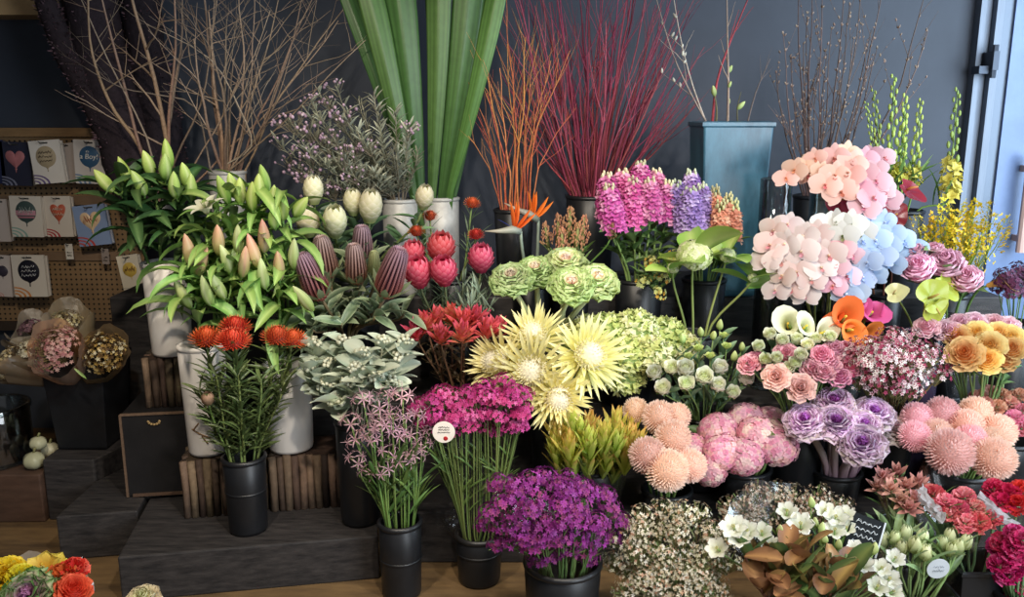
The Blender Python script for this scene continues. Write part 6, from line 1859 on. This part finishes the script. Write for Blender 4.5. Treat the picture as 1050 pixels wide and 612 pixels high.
# dried bouquets in frosted wraps in the square black bucket
def dried(label, px, py, Y, r, head, lean, wrapc, wr=1.5, L=.24):
    tip = at(px, py, Y); d = Vector(lean).normalized()
    base = Vector((BDRY.x + (tip.x - BDRY.x) * .3, BDRY.y + (tip.y - BDRY.y) * .3, BDRY.rim - .12))
    t = thing('dried_bouquet', label, 'dried bouquet', base, 'wrapped dried bouquets')
    h = link(head[0][0], head[0][1], t, TR(*(tip - base)) @ facing(d))
    for pn, me in head[1:]:
        link(pn, me, h)
    m = MB(); n, sg = 7, 30; g = np.zeros((n, sg, 3)); ph = U(0, 6)
    ax = (tip - base)
    F = facing(d); F2 = facing(ax)
    for i in range(n):
        tt = i / (n - 1)
        c = base + ax * tt + d * r * .5 * max(0, tt - .6)
        for j in range(sg):
            a = 2 * PI * j / sg
            rr = .03 + (r * wr - .03) * tt ** .8; rr *= 1 + .09 * tt * math.sin(4 * a + ph) + .05 * tt * math.sin(9 * a)
            o = (F.to_3x3() if tt > .4 else F2.to_3x3()) @ Vector((rr * math.cos(a), rr * math.sin(a), .035 * tt ** 3 * math.sin(3 * a + ph)))
            g[i, j] = c + o - base
    m.grid(g, C('#ffffff'), True)
    link('wrap', m.mesh('bouquet_wrap', clear_film('wrap_' + wrapc.strip('#'), wrapc, base=.03, gloss=.25, rough=.35, white=.22)), t)
    m = MB()
    for k in range(6):
        m.tube([tip - base, (tip - base) * .5 + Vector((U(-.01, .01), U(-.01, .01), 0)), (U(-.01, .01), U(-.01, .01), 0)], .003, '#7d6a48', 4)
    link('stems', m.mesh('bouquet_stems', STEM), t)
    return t


dPK = cluster(.10, ['#d9a8a0', '#e3bcae', '#c98f8c', '#d8a898', '#b87a78'], 260, .017, 5, .55, '#8a7a52')
dBR = cluster(.088, ['#8a6a3c', '#b08a4a', '#6a4c2c', '#5a4028', '#c9a86a', '#4a3424', '#e6d8b4'], 260, .017, 5, .8, '#6a5a3a')
dMX = cluster(.07, ['#a89468', '#d9cfae', '#7d6a48', '#c9b88a'], 120, .017, 5, .5, '#6a5a3a')
dWH = cluster(.05, ['#d9d0b4', '#c9b88a', '#efe6cc'], 60, .02, 5, .5, '#6a5a3a')
dPU = cluster(.05, ['#7a5a64', '#94707a', '#5f4650'], 90, .016, 5, .5, '#6a5a3a')
dried('pink dried bouquet facing the room from its frosted wrap', 58, 358, 3.24, .095, dPK, (-.1, -.8, .6), '#d9b49a', 1.25)
dried('round brown and gold dried bouquet in frosted wrap', 106, 362, 3.28, .088, dBR, (.15, -.8, .5), '#b89a72', 1.2)
dried('cream topped dried bouquet behind the pink one', 66, 330, 3.46, .08, dMX, (0, -.4, .9), '#c9b898', 1.5)
dried('dusky dried bouquet with pale wrap at back left', 30, 336, 3.46, .06, dPU, (-.3, -.4, .9), '#c4b8a6', 1.6)
dried('small cream dried bouquet left of the pink one', 28, 358, 3.3, .05, dWH, (-.5, -.6, .6), '#c9bca4', 1.7)
dried('brownish dried bouquet hanging at the far left edge', 8, 372, 3.28, .06, dMX, (-.8, -.5, .4), '#a8947a', 1.3)
p = at(76, 378, 3.16)
m = MB(); petal(m, RY(.9), .06, .018, 0, .2, .3, 'strap', '#b9c88a', '#8fae5a', 5, 3)
o = link('green_leaf', m.mesh('green_leaf', LEAF)); o.location = p; tag(o, 'single green leaf hanging below the pink dried bouquet', 'leaf'); o.modifiers.new('thick', 'SOLIDIFY').thickness = .002

# foreground bouquet at lower left
BFG = vessel('flower_bucket', 'bucket holding the yellow and orange bouquet at lower left corner', 'bucket', at(38, 640, 2.1).x, 2.08, .001, .24, .1, .9)
DAF = [trumpet(.055, '#f0c234', '#f8e468', 6, '#e0962a', .6)]
YEL = [carnation(.05, ['#f2d62a', '#f6e24a', '#ecc820'])]
ORN = [carnation(.04, ['#ee6a3c', '#f28058', '#e65a34']), garden_rose(.042, '#e0542a', '#f07c4e', 8)]
flower('yellow_lily', 'pale yellow star shaped bloom at top of the corner bouquet', 'lily', None, BFG, at(44, 584, 2.08), DAF[0], d=Vector((.1, -.5, .8)).normalized(), sr=.004)
flower('yellow_lily', 'pale yellow star shaped bloom right of the top one', 'lily', None, BFG, at(56, 580, 2.12), DAF[0], d=Vector((.5, -.3, .8)).normalized(), scale=.8, sr=.004)
bunch('yellow_carnation', 'bright yellow ruffled bloom in the corner bouquet', 'carnation', None, BFG, [(10, 584, 2.06), (0, 592, 2.04), (22, 590, 2.03, .8)], YEL, labels=['bright yellow ruffled bloom above green kale in corner bouquet', 'bright yellow ruffled bloom cut by the left edge', 'small yellow ruffled bloom between kale and star bloom'], sr=.004, up=.5, cam=.5)
bunch('orange_ranunculus', 'orange ruffled bloom in corner bouquet', 'ranunculus', 'orange blooms in the corner bouquet', BFG, [(64, 589, 2.04), (76, 583, 2.06), (76, 603, 2.0), (62, 604, 2.0, .8)], [ORN[0], ORN[0], ORN[1], ORN[1]], sr=.004, up=.5, cam=.6)
flower('purple_kale', 'kale rosette with purple heart and green rim in corner bouquet', 'ornamental kale', None, BFG, at(30, 612, 1.98), kale(.078, '#c06aa8', '#dca0b8', '#dcd8a0', '#6a9a52', hs=.5), d=Vector((0, -.55, .8)).normalized(), sr=.01)
for lb, px, py, Y, rz in (('white paper tip behind the orange blooms of corner bouquet', 74, 578, 2.14, .3), ('white paper tip right of the orange blooms in corner bouquet', 90, 600, 2.04, -.5)):
    m = MB(); petal(m, RZ(rz) @ RY(-.9), .06, .045, 0, .2, .2, 'spike', '#d9d8d8', '#e6e4e2', 5, 3)
    o = link('paper_wrap', m.mesh('paper_wrap', MATS['thin_paper'])); o.location = at(px, py + 12, Y); tag(o, lb, 'wrapping paper'); o.modifiers.new('thick', 'SOLIDIFY').thickness = .0015
sleeve('paper_wrap', 'frosted wrap round the corner bouquet', BFG, .095, .15, .22, .33, MIST, (0, 0), .05, cat='wrapping paper')
BFH = vessel('flower_bucket', 'small bucket holding the lone cream rose at bottom edge', 'bucket', at(146, 650, 2.12).x, 2.12, .001, .18, .07, .9)
flower('cream_rose', 'cream rose with pink edged petals at bottom edge', 'rose', None, BFH, at(146, 613, 2.10), garden_rose(.042, '#dfe0a0', '#f0e0bc', 7, .08), d=Vector((0, -.4, 1)).normalized(), sr=.004)
# ------------------------------------------------------------------ light and camera
w = bpy.data.worlds.new('shop_daylight'); sc.world = w; w.use_nodes = True
w.node_tree.nodes['Background'].inputs[0].default_value = (.90, .94, 1.0, 1)
w.node_tree.nodes['Background'].inputs[1].default_value = 0.22


def area(name, loc, aim, size, power, col, sy=None):
    l = bpy.data.lights.new(name, 'AREA'); l.energy = power; l.color = col; l.size = size
    if sy: l.shape = 'RECTANGLE'; l.size_y = sy
    o = bpy.data.objects.new(name, l); COL.objects.link(o); o.location = loc
    o.rotation_euler = (Vector(aim) - Vector(loc)).to_track_quat('-Z', 'Y').to_euler()
    return o


area('shop_window_daylight', (3.1, 2.6, 1.8), (1.5, 4.2, 1.2), 1.4, 75, (.66, .84, 1.0), 2.2)
area('shop_front_daylight', (2.5, -.2, 1.9), (1.1, 3.2, .8), 1.8, 110, (.84, .92, 1.0), 2.2)
def spot(name, loc, aim, power, col, ang=80, size=.06):
    l = bpy.data.lights.new(name, 'SPOT'); l.energy = power; l.color = col; l.spot_size = math.radians(ang); l.spot_blend = .7; l.shadow_soft_size = size
    o = bpy.data.objects.new(name, l); COL.objects.link(o); o.location = loc
    o.rotation_euler = (Vector(aim) - Vector(loc)).to_track_quat('-Z', 'Y').to_euler()
spot('ceiling_spot_lamp', (-.9, 1.35, 2.75), (-.75, 3.1, .9), 120, (1.0, .88, .72))
spot('ceiling_spot_lamp', (.1, 1.2, 2.75), (-.05, 3.0, .75), 125, (1.0, .9, .76))
spot('ceiling_spot_lamp', (1.0, 1.3, 2.75), (.95, 3.0, .8), 85, (1.0, .94, .86))

cam = bpy.data.cameras.new('camera'); cam.sensor_width = 36; cam.lens = 36 * FOC / 1050.0
co = bpy.data.objects.new('camera', cam); COL.objects.link(co)
co.location = (0, 0, EYE); co.rotation_euler = (PI / 2 - PITCH, 0, 0)
sc.camera = co
sc.view_settings.view_transform = 'Standard'
sc.view_settings.look = 'None'
sc.view_settings.gamma = 1
sc.view_settings.use_curve_mapping = False
sc.view_settings.exposure = 0.3
